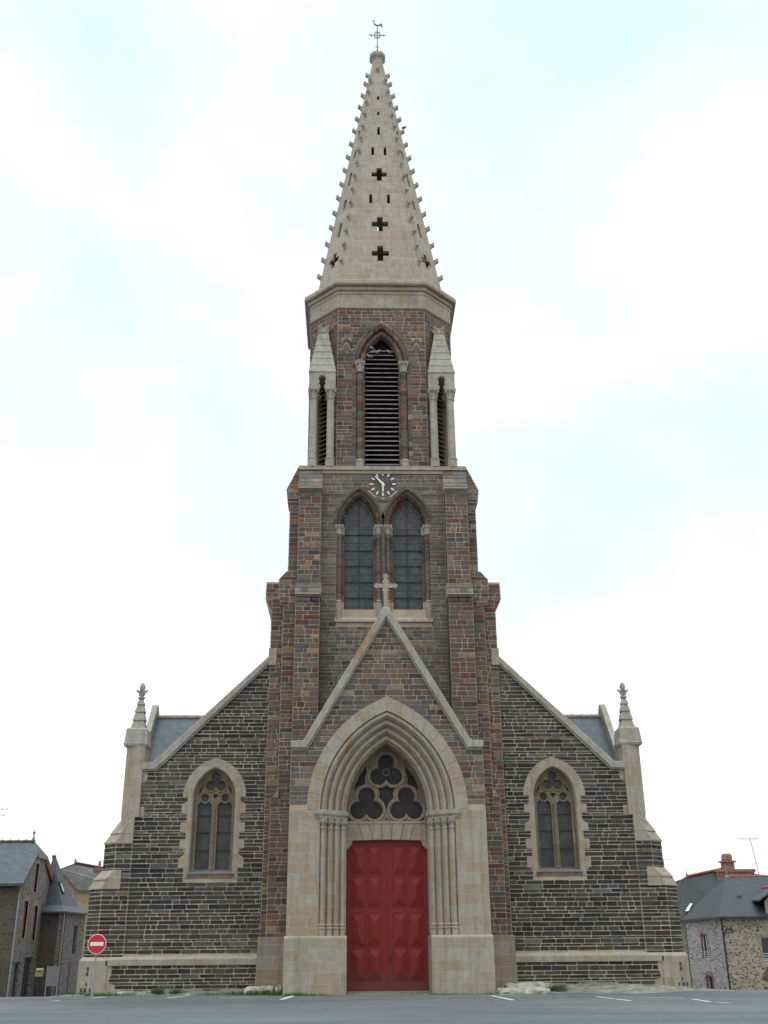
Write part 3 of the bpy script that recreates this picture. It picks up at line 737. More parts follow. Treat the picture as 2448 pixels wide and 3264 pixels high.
    for d in (-.78, .78): mb.tube([((WX + d) * sg, 3.29, 4.36), ((WX + d) * sg, 3.29, 7.0)], .04, 8)
    link('tracery', mb, 'ochre', wn)
    mb = MB(); mb.plate(m2(arch_open(WX, 4.3, 7.2, .88, 1.20, .05)), [], fr(3.40), 0, -0.02)
    link('pane', mb, 'leaded', wn)
    for zb in (6.52, 5.86, 5.17):
        mb = MB(); mb.box((WX - .70) * sg, (WX - .12) * sg, 3.36, 3.39, zb - .018, zb + .018); mb.box((WX + .12) * sg, (WX + .70) * sg, 3.36, 3.39, zb - .018, zb + .018)
        link('glazing_bar', mb, 'iron', wn)
    mb = MB(); mb.loft([[((WX - .92) * sg, 2.93, 4.24), ((WX + .92) * sg, 2.93, 4.24), ((WX + .92) * sg, 3.32, 4.24), ((WX - .92) * sg, 3.32, 4.24)],
                        [((WX - .92) * sg, 2.93, 4.27), ((WX + .92) * sg, 2.93, 4.27), ((WX + .92) * sg, 3.32, 4.40), ((WX - .92) * sg, 3.32, 4.40)]])
    link('sill', mb, 'lead', wn)
    mb = MB(); rng = random.Random(3)
    x = WX - .95
    mb.cur = 0; mb.box((WX - .95) * sg, (WX + .95) * sg, 2.96, 2.99, 4.1, 4.24)
    for w in (.3, .38, .32, .42, .46):
        mb.cur = 1; mb.tint = rng.choice([(0.17, .08, .06), (.13, .10, .09), (.19, .12, .08)]); mb.box((x + .008) * sg, (x + w - .008) * sg, 2.95, 2.962, 4.108, 4.235); x += w
    link('under_sill_stones', mb, ['mortar_tower', 'stone'], wn)
    # raking coping
    mb = MB()
    pr = [(4.72, 13.22), (4.72, 12.92), (9.38, 8.28), (9.92, 8.28), (9.92, 8.56), (9.52, 8.56)]
    mb.plate(m2(pr), [], fr(2.84), 0, -0.75)
    link('raking_coping', mb, 'granite_grey', church, bevel=0.03)
    mb = MB(); mb.plate(m2([(4.72, 12.92), (4.72, 12.84), (9.33, 8.24), (9.92, 8.24), (9.92, 8.30), (9.36, 8.30)]), [], fr(2.90), 0, -0.1)
    link('coping_moulding', mb, 'granite_grey', church)
    # main roof slope behind the coping
    mb = MB()
    mb.plate(m2([(0, 17.0), (4.9, 12.6), (9.45, 8.2), (9.45, 8.05), (0, 16.8)]), [], fr(3.5), 0, -28)
    link('nave_roof', mb, 'slate', church)
    mb = MB(); mb.box(9.0 * sg, 9.7 * sg, 3.55, 31, 0, 8.1); mb.box(0, 9.5 * sg, 31, 31.4, 0, 8)
    link('side_wall', mb, 'mortar_nave', church)

    # corner buttress: granite shaft, two set-offs, chamfered outer arris
    def ring(xi, xa, xo, y, z, ch=None, back=4.3):
        dx = xo - xa if ch is None else ch
        pts = [(xi, y, z), (xa, y, z), (xo, y + dx, z), (xo, back, z), (xi, back, z)]
        return [(px * sg, py, pz) for px, py, pz in pts]
    mb = MB(); mb.cur = 0
    def but(x_in, xa, xo, y, z0, z1):
        r0, r1 = ring(x_in, xa, xo, y, z0), ring(x_in, xa, xo, y, z1)
        mb.cur = 0; mb.loft([r0, r1])
        SEED[0] += 1
        stones(mb, 'nave', m2(rect(x_in, xa, z0, z1)), [], fr(y), SEED[0])
        L = (xo - xa) * math.sqrt(2)
        Uv = Vector((sg * 1, 1, 0)).normalized(); Nv = Vector((sg * 1, -1, 0)).normalized()
        stones(mb, 'nave', rect(0, L, z0, z1), [], (Vector((xa * sg, y, 0)), Uv, Vector((0, 0, 1)), Nv), SEED[0] + 50)
    but(10.06, 10.70, 11.27, 2.92, 4.40, 5.48)
    but(10.06, 11.10, 11.70, 2.92, 1.25, 3.78)
    mb.cur = 0; mb.box(10.07 * sg, 10.55 * sg, 2.925, 3.6, 3.7, 4.45); stones(mb, 'nave', m2(rect(10.06, 10.42, 3.78, 4.40)), [], fr(2.925), 77 + sg)
    mb.cur = 0
    link('corner_buttress', mb, ['mortar_nave', 'stone'], church)
    mb = MB()
    mb.loft([ring(10.10, 10.20, 10.61, 2.90, 5.47, ch=.12), ring(10.10, 10.20, 10.61, 2.90, 6.42, ch=.12), ring(9.9, 10.20, 10.63, 2.90, 6.42, ch=.12), ring(9.9, 10.20, 10.63, 2.90, 9.3, ch=.12)])
    mb.box(9.87 * sg, 10.12 * sg, 2.905, 3.8, 8.25, 9.3)
    link('corner_shaft', mb, 'granite_small', church)
    for (zt, zm, zb, xi, xat, xot, xab, xob) in ((6.42, 5.82, 5.47, 10.06, 10.14, 10.63, 10.72, 11.31), (4.42, 4.08, 3.76, 10.40, 10.68, 11.29, 11.10, 11.75)):
        mb = MB()
        xam, xom = xat + (xab - xat) * .62, xot + (xob - xot) * .58
        mb.loft([ring(xi, xab, xob, 2.88, zb - .05), ring(xi, xab, xob, 2.88, zb), ring(xi, xam, xom, 2.885, zm)])
        mb.loft([ring(xi, xam + .05, xom + .05, 2.875, zm - .03), ring(xi, xam + .05, xom + .05, 2.875, zm), ring(xi, xat, xot, 2.89, zt)])
        link('weathered_coping', mb, 'granite_small', church)
    mb = MB()
    mb.loft([ring(10.60, 11.10, 11.80, 2.72, -.3, ch=.6), ring(10.60, 11.10, 11.80, 2.72, 1.14, ch=.6), ring(10.60, 11.10, 11.72, 2.90, 1.27, ch=.55)])
    # small dark slate insets on the plinth corner
    link('plinth_corner', mb, 'granite_small', church)
    mb = MB(); mb.cur = 0
    Uv = Vector((sg * .76, .6, 0)).normalized(); Nv = Vector((sg * .6, -.76, 0)).normalized(); O = Vector((11.10 * sg, 2.72, 0)) + Nv * .004
    for a, b, z0, z1 in ((.26, .38, .80, .92), (.27, .39, .62, .76), (.30, .38, .28, .40), (.30, .44, -.02, .2), (.55, .66, -.02, .2), (.04, .14, -.02, .2)):
        mb = MB(); mb.tint = (.05, .055, .06); mb.poly([O + Uv * a + Vector((0, 0, z0)), O + Uv * b + Vector((0, 0, z0)), O + Uv * b + Vector((0, 0, z1)), O + Uv * a + Vector((0, 0, z1))])
        link('slate_inset', mb, 'stone', church)
    # pinnacle
    cx, cy = 10.27 * sg, 3.35
    mb = MB()
    mb.square(cx, cy, [(.36, 9.22), (.46, 9.24), (.49, 9.34), (.47, 9.38), (.42, 9.94), (.36, 10.0)])
    pn = link('pinnacle', mb, 'granite_grey', church)
    mb = MB()
    tiers = [9.95, 10.34, 10.70, 11.02, 11.30]; rr = [.31, .255, .205, .155, .10]
    for i in range(4):
        mb.square(cx, cy, [(rr[i] - .0, tiers[i]), (rr[i], tiers[i] + .02), (rr[i + 1] - .045, tiers[i + 1] + .01)])
    mb.lathe(cx, cy, [(.09, 11.27), (.15, 11.31), (.15, 11.35), (.08, 11.38)], 12)
    link('stepped_cap', mb, 'granite_grey', pn)
    mb = MB()
    mb.lathe(cx, cy, [(.075, 11.36), (.09, 11.5), (.12, 11.62), (.10, 11.66), (.115, 11.72), (.12, 11.80), (.09, 11.9), (.02, 11.98)], 12)
    for a in range(4):
        t = a * PI / 2; dx, dy = math.cos(t), math.sin(t)
        mb.tube([(cx + dx * .06, cy + dy * .06, 11.42), (cx + dx * .10, cy + dy * .10, 11.54), (cx + dx * .17, cy + dy * .17, 11.62), (cx + dx * .26, cy + dy * .26, 11.66)], [.05, .055, .05, .018], 6)
    link('fleur_finial', mb, 'granite_grey', pn, smooth=False)

    # side chapel with slate roof and gable parapet
    mb = MB()
    yr, zr, ye, ze = 10.0, 11.86, 6.6, 7.9
    mb.loft([[(5.5 * sg, ye, ze), (10.8 * sg, ye, ze), (10.8 * sg, yr, zr), (5.5 * sg, yr, zr)], [(5.5 * sg, ye, ze - .15), (10.8 * sg, ye, ze - .15), (10.8 * sg, yr, zr - .15), (5.5 * sg, yr, zr - .15)]])
    mb.loft([[(5.5 * sg, yr, zr), (10.8 * sg, yr, zr), (10.8 * sg, 13.4, ze), (5.5 * sg, 13.4, ze)], [(5.5 * sg, yr, zr - .15), (10.8 * sg, yr, zr - .15), (10.8 * sg, 13.4, ze - .15), (5.5 * sg, 13.4, ze - .15)]])
    tr = link('chapel_roof', mb, 'slate', church)
    mb = MB(); x = 5.6
    while x < 10.5:
        mb.tube([(x * sg, yr, zr + .02), ((x + .46) * sg, yr, zr + .02)], .10, 8); mb.tube([((x + .44) * sg, yr, zr + .02), ((x + .50) * sg, yr, zr + .02)], .125, 8); x += .48
    link('ridge_tiles', mb, 'ridge', tr)
    mb = MB()
    g = [(6.1, 7.2), (10.0, 12.05), (10.0, 12.42), (9.75, 12.42), (5.9, 7.7)]
    mb.loft([[(10.78 * sg, y, z) for y, z in g], [(11.05 * sg, y, z) for y, z in g]])
    g = [(13.9, 7.2), (10.0, 12.05), (10.0, 12.42), (14.1, 7.7)]
    mb.loft([[(10.78 * sg, y, z) for y, z in g], [(11.05 * sg, y, z) for y, z in g]])
    link('gable_parapet', mb, 'granite_grey', church)
    mb = MB(); g = [(6.7, 0), (13.3, 0), (13.3, 7.4), (10, 11.4), (6.7, 7.4)]
    mb.loft([[(9.5 * sg, y, z) for y, z in g], [(10.95 * sg, y, z) for y, z in g]])
    link('chapel_wall', mb, 'mortar_nave', church)

# ---- tower body
mb = MB(); mb.cur = 0
win_h = [arch_open(1.09 * s_, 15.1, 19.08, 1.03, 1.76, .03) for s_ in (-1, 1)]
TW = [(-3.8, 0), (3.8, 0), (3.8, 21.8), (-3.8, 21.8)]
mb.plate(TW, win_h, fr(2.9), 0, -0.6)
mb.box(-3.8, -3.2, 3.5, 10.5, 0, 21.8); mb.box(3.2, 3.8, 3.5, 10.5, 0, 21.8); mb.box(-3.8, 3.8, 9.9, 10.5, 0, 21.8); mb.box(-3.75, 3.75, 3.5, 9.9, 21.4, 21.75)
circ = circle(0, 21.11, .66)
rings_out = [arch(1.09 * s_, 19.08, 1.19, 1.92) for s_ in (-1, 1)]
jamb = [rect(-2.085, 2.085, 14.5, 19.09)]
stones(mb, 'wall', rect(-2.78, 2.78, 10.0, 21.8), rings_out + jamb + [circ] + [[(-3.3, 8.5), (3.3, 8.5), (0, 13.9)]], fr(2.9), 77)
link('tower_wall', mb, ['mortar_tower', 'stone'], church)
for sg in (-1, 1):
    mb = MB()
    masonry_box(mb, 'tower', 3.8 * sg, 3.79 * sg, 3.6, 10.4, 12, 21.8, 'r' if sg > 0 else 'l')
    link('tower_side_wall', mb, ['mortar_tower', 'stone'], church)
# granite ledge under the belfry
mb = MB(); mb.box(-2.78, 2.78, 2.76, 3.1, 21.78, 21.95); mb.box(-2.76, 2.76, 2.83, 3.1, 21.62, 21.78)
link('belfry_ledge', mb, 'granite_small', church, bevel=.01)
mb = MB(); mb.box(-3.85, 3.85, 2.80, 10.6, 21.955, 22.0)
link('lead_flashing', mb, 'lead', church)

# ---- the two lancets below the clock
for s_ in (-1, 1):
    cx = 1.09 * s_
    mb = MB()
    # recessed inner reveal with stones, outer roll, flush hood ring
    stone_arch(mb, cx, 19.08, 1.03, 1.76, [(0.17, 3.05), (0.22, 3.10), (0.27, 3.30), (0.375, 3.32), (0.385, 3.5)], 9, 'tower', 5 + s_)
    stone_arch(mb, cx, 19.08, 1.03, 1.76, [(0.0, 2.9), (0.01, 2.98)] + roll(.10, 3.02, .085) + [(.20, 3.1)], 9, 'tower', 8 + s_)
    stone_arch(mb, cx, 19.08, 1.20, 1.93, [(0.0, 2.905), (0.0, 2.888), (0.155, 2.888), (0.155, 2.905)], 8, 'wall', 15 + s_)
    mb.cur = 1; mb.tint = (.075, .066, .06)
    sweep_arch(mb, cx, 19.08, 1.06, 1.79, [(0.0, 2.9), (0.0, 2.82), (0.04, 2.82), (0.05, 2.9)])
    wn = link('lancet_window', mb, ['mortar_tower', 'stone'], church)
    for e in (-1, 1):
        mb = MB()
        xx = cx + e * .885
        rng = random.Random(40 + s_ + e); z = 15.55
        mb.cur = 0; mb.box(cx + e * .655, cx + e * 1.015, 3.18, 3.5, 15.1, 19.1)
        while z < 18.7:
            h = min(rng.uniform(.18, .34), 18.72 - z); mb.cur = 1; mb.tint = pick(STY['tower'], rng)
            mb.lathe(xx, 3.02, [(.115, z + .008), (.125, z + .016), (.125, z + h - .016), (.115, z + h - .008)], 12)
            mb.box(cx + e * .645, cx + e * 1.01, 3.17, 3.2, z + .006, z + h - .008); z += h
        mb.cur = 0; mb.lathe(xx, 3.02, [(.112, 15.4), (.112, 18.75)], 12)
        link('jamb_colonnette', mb, ['mortar_tower', 'stone'], wn)
        mb = MB(); capital(mb, xx, 3.02, 18.66, 19.08, .12, .19); link('capital', mb, 'granite_grey', wn)
        mb = MB(); mb.lathe(xx, 3.02, [(.17, 15.28), (.17, 15.34), (.13, 15.42), (.15, 15.5), (.12, 15.56)], 12); link('column_base', mb, 'granite_dark', wn)
    mb = MB()
    glass = arch_open(cx, 15.1, 19.08, 1.03, 1.76, .375)
    mb.plate(glass, [], fr(3.38), 0, -.03)
    pane = link('pane', mb, 'leaded_blue', wn)
    mb = MB(); mb.box(cx - .018, cx + .018, 3.33, 3.37, 15.1, 20.40)
    for z in (15.78, 16.52, 17.28, 18.02, 18.78): mb.box(cx - .68, cx + .68, 3.33, 3.365, z - .02, z + .02)
    link('glazing_bar', mb, 'iron', pane)
    for z in (15.42, 16.15, 16.9, 17.65, 18.4, 19.1):
        mb = MB(); mb.box(cx - .67, cx + .67, 3.355, 3.372, z - .006, z + .006)
        link('saddle_wire', mb, 'lead', wn)
    mb = MB()
    mb.loft([[(cx - 1.05, 2.80, 14.52), (cx + 1.05, 2.80, 14.52), (cx + 1.05, 3.4, 14.52), (cx - 1.05, 3.4, 14.52)],
             [(cx - 1.05, 2.80, 14.60), (cx + 1.05, 2.80, 14.60), (cx + 1.05, 3.4, 14.60), (cx - 1.05, 3.4, 14.60)],
             [(cx - 1.05, 3.10, 15.05), (cx + 1.05, 3.10, 15.05), (cx + 1.05, 3.4, 15.1), (cx - 1.05, 3.4, 15.1)]])
    link('sill', mb, 'granite', wn)
    for e in (-1, 1):
        mb = MB(); mb.lathe(cx + e * .885, 3.0, [(.19, 14.56), (.19, 15.2), (.17, 15.3)], 12); link('pedestal', mb, 'granite_dark', wn)
mb = MB()
mb.tube([(0, 2.91, 15.15), (0, 2.91, 19.06)], .095, 10)
link('pier_shaft', mb, 'clock_stone', church)

# ---- clock
mb = MB(); mb.plate(circle(0, 21.11, .655, 40), [], fr(2.892), 0, -.05)
clock = link('clock', mb, 'clock_stone', church)
for h in range(12):
    a = h * PI / 6; s_, c_ = math.sin(a), math.cos(a)
    mb = MB(); w = .035
    q = [(s_ * r + c_ * e * w, 21.11 + c_ * r - s_ * e * w) for r, e in ((.43, -1), (.60, -1), (.60, 1), (.43, 1))]
    mb.plate(q, [], fr(2.86), 0, -.02); link('hour_mark', mb, 'clock_white', clock)
for ang, ln, tail, w0, w1 in ((-42, .52, -.12, .055, .035), (178, .38, -.10, .055, .045)):
    a = rad(ang); s_, c_ = math.sin(a), math.cos(a); yy = 2.83 if ang < 0 else 2.845
    q = [(s_ * r + c_ * e * w, 21.11 + c_ * r - s_ * e * w) for r, e, w in ((tail, -1, w1), (0, -1, w0), (ln, -1, w1 * .7), (ln, 1, w1 * .7), (0, 1, w0), (tail, 1, w1))]
    mb = MB(); mb.plate(q, [], fr(yy), 0, -.012); link('clock_hand', mb, 'clock_white', clock)

# ---- tower buttresses
for sg in (-1, 1):
    mb = MB()
    masonry_box(mb, 'tower', 2.77 * sg, 3.80 * sg, 2.0, 3.0, 0.0, 15.5, 'flr')
    masonry_box(mb, 'tower', 2.80 * sg, 3.78 * sg, 2.3, 3.0, 15.5, 20.6, 'flr')
    bt = link('front_buttress', mb, ['mortar_tower', 'stone'], church)
    for z0, z1, ya, yb, x0, x1 in ((15.50, 16.12, 1.93, 2.32, 2.73, 3.84), (20.62, 21.78, 2.22, 2.86, 2.76, 3.83)):
        mb = MB(); mb.cur = 0
        mb.loft([[(x0 * sg, ya, z0), (x1 * sg, ya, z0), (x1 * sg, 3.0, z0), (x0 * sg, 3.0, z0)],
                 [(x0 * sg, ya, z0 + .07), (x1 * sg, ya, z0 + .07), (x1 * sg, 3.0, z0 + .07), (x0 * sg, 3.0, z0 + .07)],
                 [(x0 * sg, yb, z1), (x1 * sg, yb, z1), (x1 * sg, 3.0, z1), (x0 * sg, 3.0, z1)]])
        # sloping courses of dressed stone
        rng = random.Random(int(z0)); nrow = 2 if z1 - z0 < .8 else 4
        d = Vector((0, yb - ya, z1 - z0 - .07)); L = d.length; d.normalize(); nrm = Vector((0, -d.z, d.y))
        O = Vector((0, ya, z0 + .07))
        for k in range(nrow):
            v0, v1 = L * k / nrow, L * (k + 1) / nrow; x = x0
            while x < x1 - .05:
                w = min(rng.uniform(.3, .55), x1 - x)
                if x1 - x - w < .15: w = x1 - x
                mb.cur = 1; mb.tint = pick(STY['wall'], rng); mb.tint = tuple(t * 1.15 for t in mb.tint)
                a, b = (x + .006) * sg, (x + w - .006) * sg
                p = [O + d * (v0 + .004) + nrm * .022 + Vector((a, 0, 0)), O + d * (v0 + .004) + nrm * .022 + Vector((b, 0, 0)), O + d * (v1 - .004) + nrm * .008 + Vector((b, 0, 0)), O + d * (v1 - .004) + nrm * .008 + Vector((a, 0, 0))]
                ids = [mb.vert(q) for q in p]; low = [mb.vert(q - nrm * .02) for q in p]
                mb.face(ids)
                for i in range(4): mb.face((low[i], low[(i + 1) % 4], ids[(i + 1) % 4], ids[i]))
                x += w
        # moulded drip under the slope, then a dark band painting the shadow below it
        mb.cur = 1; mb.tint = (.13, .12, .10); mb.box((x0 + .02) * sg, (x1 - .02) * sg, ya + .05, 3.0, z0 - .10, z0)
        mb.tint = (.06, .055, .055); mb.box((x0 + .05) * sg, (x1 - .05) * sg, ya + .07, 3.0, z0 - .38, z0 - .10)
        link('set_off', mb, ['mortar_tower', 'stone'], bt)
    mb = MB(); mb.box(2.74 * sg, 3.86 * sg, 2.78, 3.2, 21.80, 21.96)
    link('buttress_cap', mb, 'granite_small', bt)
    # side buttress next to the corner
    mb = MB()
    masonry_box(mb, 'tower', 3.79 * sg, 4.22 * sg, 2.95, 3.95, 15.0, 20.25, 'f' + ('r' if sg > 0 else 'l'))
    masonry_box(mb, 'tower', 3.79 * sg, 4.36 * sg, 2.6, 3.6, 7.0, 15.55, 'f' + ('r' if sg > 0 else 'l'))
    masonry_box(mb, 'tower', 3.79 * sg, 4.60 * sg, 2.2, 3.2, 1.9, 7.0, 'f' + ('r' if sg > 0 else 'l'))
    masonry_box(mb, 'tower', 4.0 * sg, 4.88 * sg, 2.88, 6.6, 1.9, 15.6, 'f' + ('r' if sg > 0 else 'l'))
    sb = link('side_buttress', mb, ['mortar_tower', 'stone'], church)
    def gable_cap(pts, y0, y1, tint, seed):
        mb = MB(); mb.cur = 0; mb.loft([[(x * sg, y0, z) for x, z in pts], [(x * sg, y1, z) for x, z in pts]])
        q = [(x * sg, z) for x, z in pts]
        stones(mb, 'tower', q if sg > 0 else q[::-1], [], fr(y0), seed)
        # sloping cap stones
        mb.cur = 1
        for a, b in zip(pts[:-1], pts[1:]):
            if b[0] > a[0] + .04 and abs(b[1] - a[1]) > .1 and b[1] < a[1]:
                n = 2; mb.tint = tint
                for k in range(n):
                    p = (a[0] + (b[0] - a[0]) * k / n, a[1] + (b[1] - a[1]) * k / n); q = (a[0] + (b[0] - a[0]) * (k + .97) / n, a[1] + (b[1] - a[1]) * (k + .97) / n)
                    mb.loft([[(x * sg, yy, z) for x, z in (p, q, (q[0] + .02, q[1] + .02), (p[0] + .015, p[1] + .015))] for yy in (y0 - .02, y1)])
        link('set_off', mb, ['mortar_tower', 'stone'], sb)
    gable_cap([(3.79, 22.0), (3.85, 22.0), (4.40, 20.78), (4.34, 20.22), (4.20, 20.22), (3.79, 20.22)], 2.93, 4.0, (.13, .115, .105), 71)
    gable_cap([(3.79, 16.75), (4.22, 16.75), (4.58, 16.34), (4.58, 15.55), (4.45, 15.2), (4.36, 15.2), (3.79, 15.2)], 2.57, 3.65, (.115, .10, .095), 72)
    gable_cap([(3.79, 16.75), (4.25, 16.75), (4.60, 16.42), (5.16, 16.42), (5.18, 15.62), (4.92, 15.1), (3.79, 15.1)], 3.05, 6.8, (.10, .09, .088), 73)
    gable_cap([(4.3, 7.35), (4.37, 7.35), (4.62, 6.98), (4.62, 6.9), (4.3, 6.9)], 2.17, 3.2, (.13, .10, .10), 74)
    mb = MB()
    mb.box(3.72 * sg, 4.66 * sg, 2.10, 3.1, -.1, 1.93); mb.box(4.5 * sg, 4.95 * sg, 2.7, 3.1, -.1, 1.93)
    link('plinth', mb, 'granite_dark', sb, bevel=.015)
    # pale springer block where the raking coping meets the tower
    mb = MB(); mb.box(4.60 * sg, 4.93 * sg, 2.80, 3.4, 12.62, 13.35)
    link('springer_block', mb, 'granite_small', sb)

# ---- belfry drum
def octo(W, f, z, cy=YC): return [(-f, cy - W, z), (f, cy - W, z), (W, cy - f, z), (W, cy + f, z), (f, cy + W, z), (-f, cy + W, z), (-W, cy + f, z), (-W, cy - f, z)]
BW, BF = 3.55, 2.14
mb = MB(); mb.cur = 0
YB = YC - BW
bel = arch_open(0, 22.0, 27.7, 1.42, 2.32, .02)
mb.plate(rect(-BF, BF, 22.0, 30.9), [bel], fr(YB), 0, -.5)
ob = octo(BW, BF, 0)
def edgeframe(a, b):
    a, b = Vector(a), Vector(b); U = (b - a).normalized(); Nn = U.cross(Vector((0, 0, 1))).normalized()
    return (a, U, Vector((0, 0, 1)), Nn), (b - a).length
slot = lambda L: [(L / 2 - .42, 22.0), (L / 2 + .42, 22.0)] + arch(L / 2, 26.6, .42, .9, 0, 8)
for k in (1, 2, 6, 7, 3, 4, 5):
    F, L = edgeframe(ob[k], ob[(k + 1) % 8])
    if k in (1, 7): mb.cur = 0; mb.plate(rect(0, L, 22.0, 30.9), [slot(L)], F, 0, -.5); stones(mb, 'tower', rect(0, L, 22.0, 30.9), [slot(L)], F, 200 + k)
    elif k in (2, 6): mb.cur = 0; mb.plate(rect(0, L, 22.0, 30.9), [arch_open(L / 2, 22.0, 27.7, 1.0, 1.85)], F, 0, -.5); stones(mb, 'tower', rect(0, L, 22.0, 30.9), [arch_open(L / 2, 22, 27.7, 1.1, 1.95)], F, 200 + k)
    else: mb.cur = 0; mb.plate(rect(0, L, 22.0, 30.9), [], F, 0, -.5)
relief = [arch(s_ * 1.72, 28.5, .375, .625, 0, 6) for s_ in (-1, 1)]
stones(mb, 'tower', rect(-BF, BF, 22.0, 30.9), [arch_open(0, 22.0, 27.7, 1.42, 2.35)] + relief, fr(YB), 210)
for s_ in (-1, 1):
    stone_arch(mb, s_ * 1.72, 28.5, .37, .62, [(0, YB + .002), (0, YB - .012), (.19, YB - .012), (.19, YB + .002)], 3, 'tower', 60 + s_)
    mb.cur = 1; mb.tint = (.12, .11, .105); mb.plate(arch_open(s_ * 1.72, 28.42, 28.5, .16, .3, 0, 4), [], fr(YB - .01), 0, -.02)
link('belfry_wall', mb, ['mortar_tower', 'stone'], church)
mb = MB()
stone_arch(mb, 0, 27.7, 1.42, 2.32, [(0, YB + .002), (0, YB - .014), (.13, YB - .014)], 9, 'tower', 66)
stone_arch(mb, 0, 27.7, 1.42, 2.32, [(.13, YB - .01)] + roll(.22, YB + .05, .09) + [(.32, YB + .1)], 9, 'tower', 68, z0=27.7)
stone_arch(mb, 0, 27.7, 1.42, 2.32, [(.32, YB + .12)] + roll(.45, YB + .2, .12) + [(.60, YB + .3), (.62, YB + .45)], 10, 'tower', 70, z0=27.7)
ba = link('belfry_opening', mb, ['mortar_tower', 'stone'], church)
for e in (-1, 1):
    mb = MB()
    rng = random.Random(50 + e); xx = e * 1.06
    mb.cur = 0; mb.box(e * .82, e * 1.28, YB + .22, YB + .48, 22, 27.7); mb.box(e * 1.24, e * 1.435, YB + .004, YB + .45, 22.01, 27.9)
    mb.lathe(xx, YB + .10, [(.152, 22.3), (.152, 27.2)], 14)
    z = 22.02
    while z < 27.85:
        h = min(rng.uniform(.19, .28), 27.9 - z); mb.cur = 1
        mb.tint = pick(STY['tower'], rng); mb.box(e * 1.235, e * 1.43, YB - .010, YB + .2, z + .012, z + h - .012)
        mb.tint = pick(STY['tower'], rng); mb.box(e * .815, e * .90, YB + .21, YB + .4, z + .012, z + h - .012); z += h
    z = 22.5
    while z < 27.15:
        h = min(rng.uniform(.17, .28), 27.2 - z); mb.tint = pick(STY['tower'], rng)
        mb.lathe(xx, YB + .10, [(.158, z + .010), (.175, z + .022), (.175, z + h - .022), (.158, z + h - .010)], 14); z += h
    link('jamb_colonnette', mb, ['mortar_tower', 'stone'], ba)
for e in (-1, 1):
    mb = MB(); capital(mb, e * 1.06, YB + .06, 27.18, 27.72, .165, .24); link('capital', mb, 'granite_grey', ba)
    mb = MB(); mb.lathe(e * 1.06, YB + .08, [(.21, 21.98), (.21, 22.35), (.23, 22.38), (.23, 22.43), (.17, 22.5)], 14); link('column_base', mb, 'granite_small', ba)
mb = MB(); z = 22.12; k = 0
while z < 28.6:
    hw = .86 if z < 27.6 else .86 - max(0, z - 27.75) * .45
    y0 = YB + .30
    mb.loft([[(-hw, y0 - .02, z - .03), (hw, y0 - .02, z - .03), (hw, y0 - .02, z + .015), (-hw, y0 - .02, z + .015)],
             [(-hw, y0 + .26, z + .14), (hw, y0 + .26, z + .14), (hw, y0 + .26, z + .185), (-hw, y0 + .26, z + .185)]])
    z += .248; k += 1
lv = link('louver', mb, 'louver', ba)
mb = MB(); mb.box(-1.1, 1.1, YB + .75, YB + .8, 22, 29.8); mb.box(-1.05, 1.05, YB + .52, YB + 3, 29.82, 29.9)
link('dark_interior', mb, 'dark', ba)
for k in (1, 7, 2, 6):
    F, L = edgeframe(ob[k], ob[(k + 1) % 8]); O, U, V, N = F; mb = MB(); z = 22.15
    hw = .42 if k in (1, 7) else .95
    while z < (27.0 if k in (1, 7) else 28.8):
        a, b = O + U * (L / 2 - hw), O + U * (L / 2 + hw); up = Vector((0, 0, 1))
        mb.loft([[a - N * .12 + up * z, b - N * .12 + up * z, b - N * .12 + up * (z + .035), a - N * .12 + up * (z + .035)],
                 [a - N * .42 + up * (z + .17), b - N * .42 + up * (z + .17), b - N * .42 + up * (z + .2), a - N * .42 + up * (z + .2)]]); z += .248
    link('louver', mb, 'louver', ba)
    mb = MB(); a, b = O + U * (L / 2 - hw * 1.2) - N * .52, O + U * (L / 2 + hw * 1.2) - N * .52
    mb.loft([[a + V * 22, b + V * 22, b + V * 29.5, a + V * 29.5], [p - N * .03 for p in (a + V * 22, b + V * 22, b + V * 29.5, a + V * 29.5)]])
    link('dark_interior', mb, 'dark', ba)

# ---- cornice
mb = MB()
def oring(d, z): return octo(BW + d, BF + d * .414, z)
P = [(-.02, 30.80), (.03, 30.80), (.075, 30.84), (.075, 30.89), (.03, 30.93), (.035, 31.62), (.075, 31.66), (.085, 31.72), (.05, 31.77), (.05, 31.84), (.15, 31.85), (.17, 31.90), (.16, 31.98), (.13, 32.00), (.14, 32.05), (.31, 32.06), (.355, 32.13), (.345, 32.30), (.30, 32.37), (.24, 32.40), (.10, 32.47), (-.10, 32.56)]
mb.loft([oring(d, z) for d, z in P])
link('cornice', mb, 'granite_soot', church)

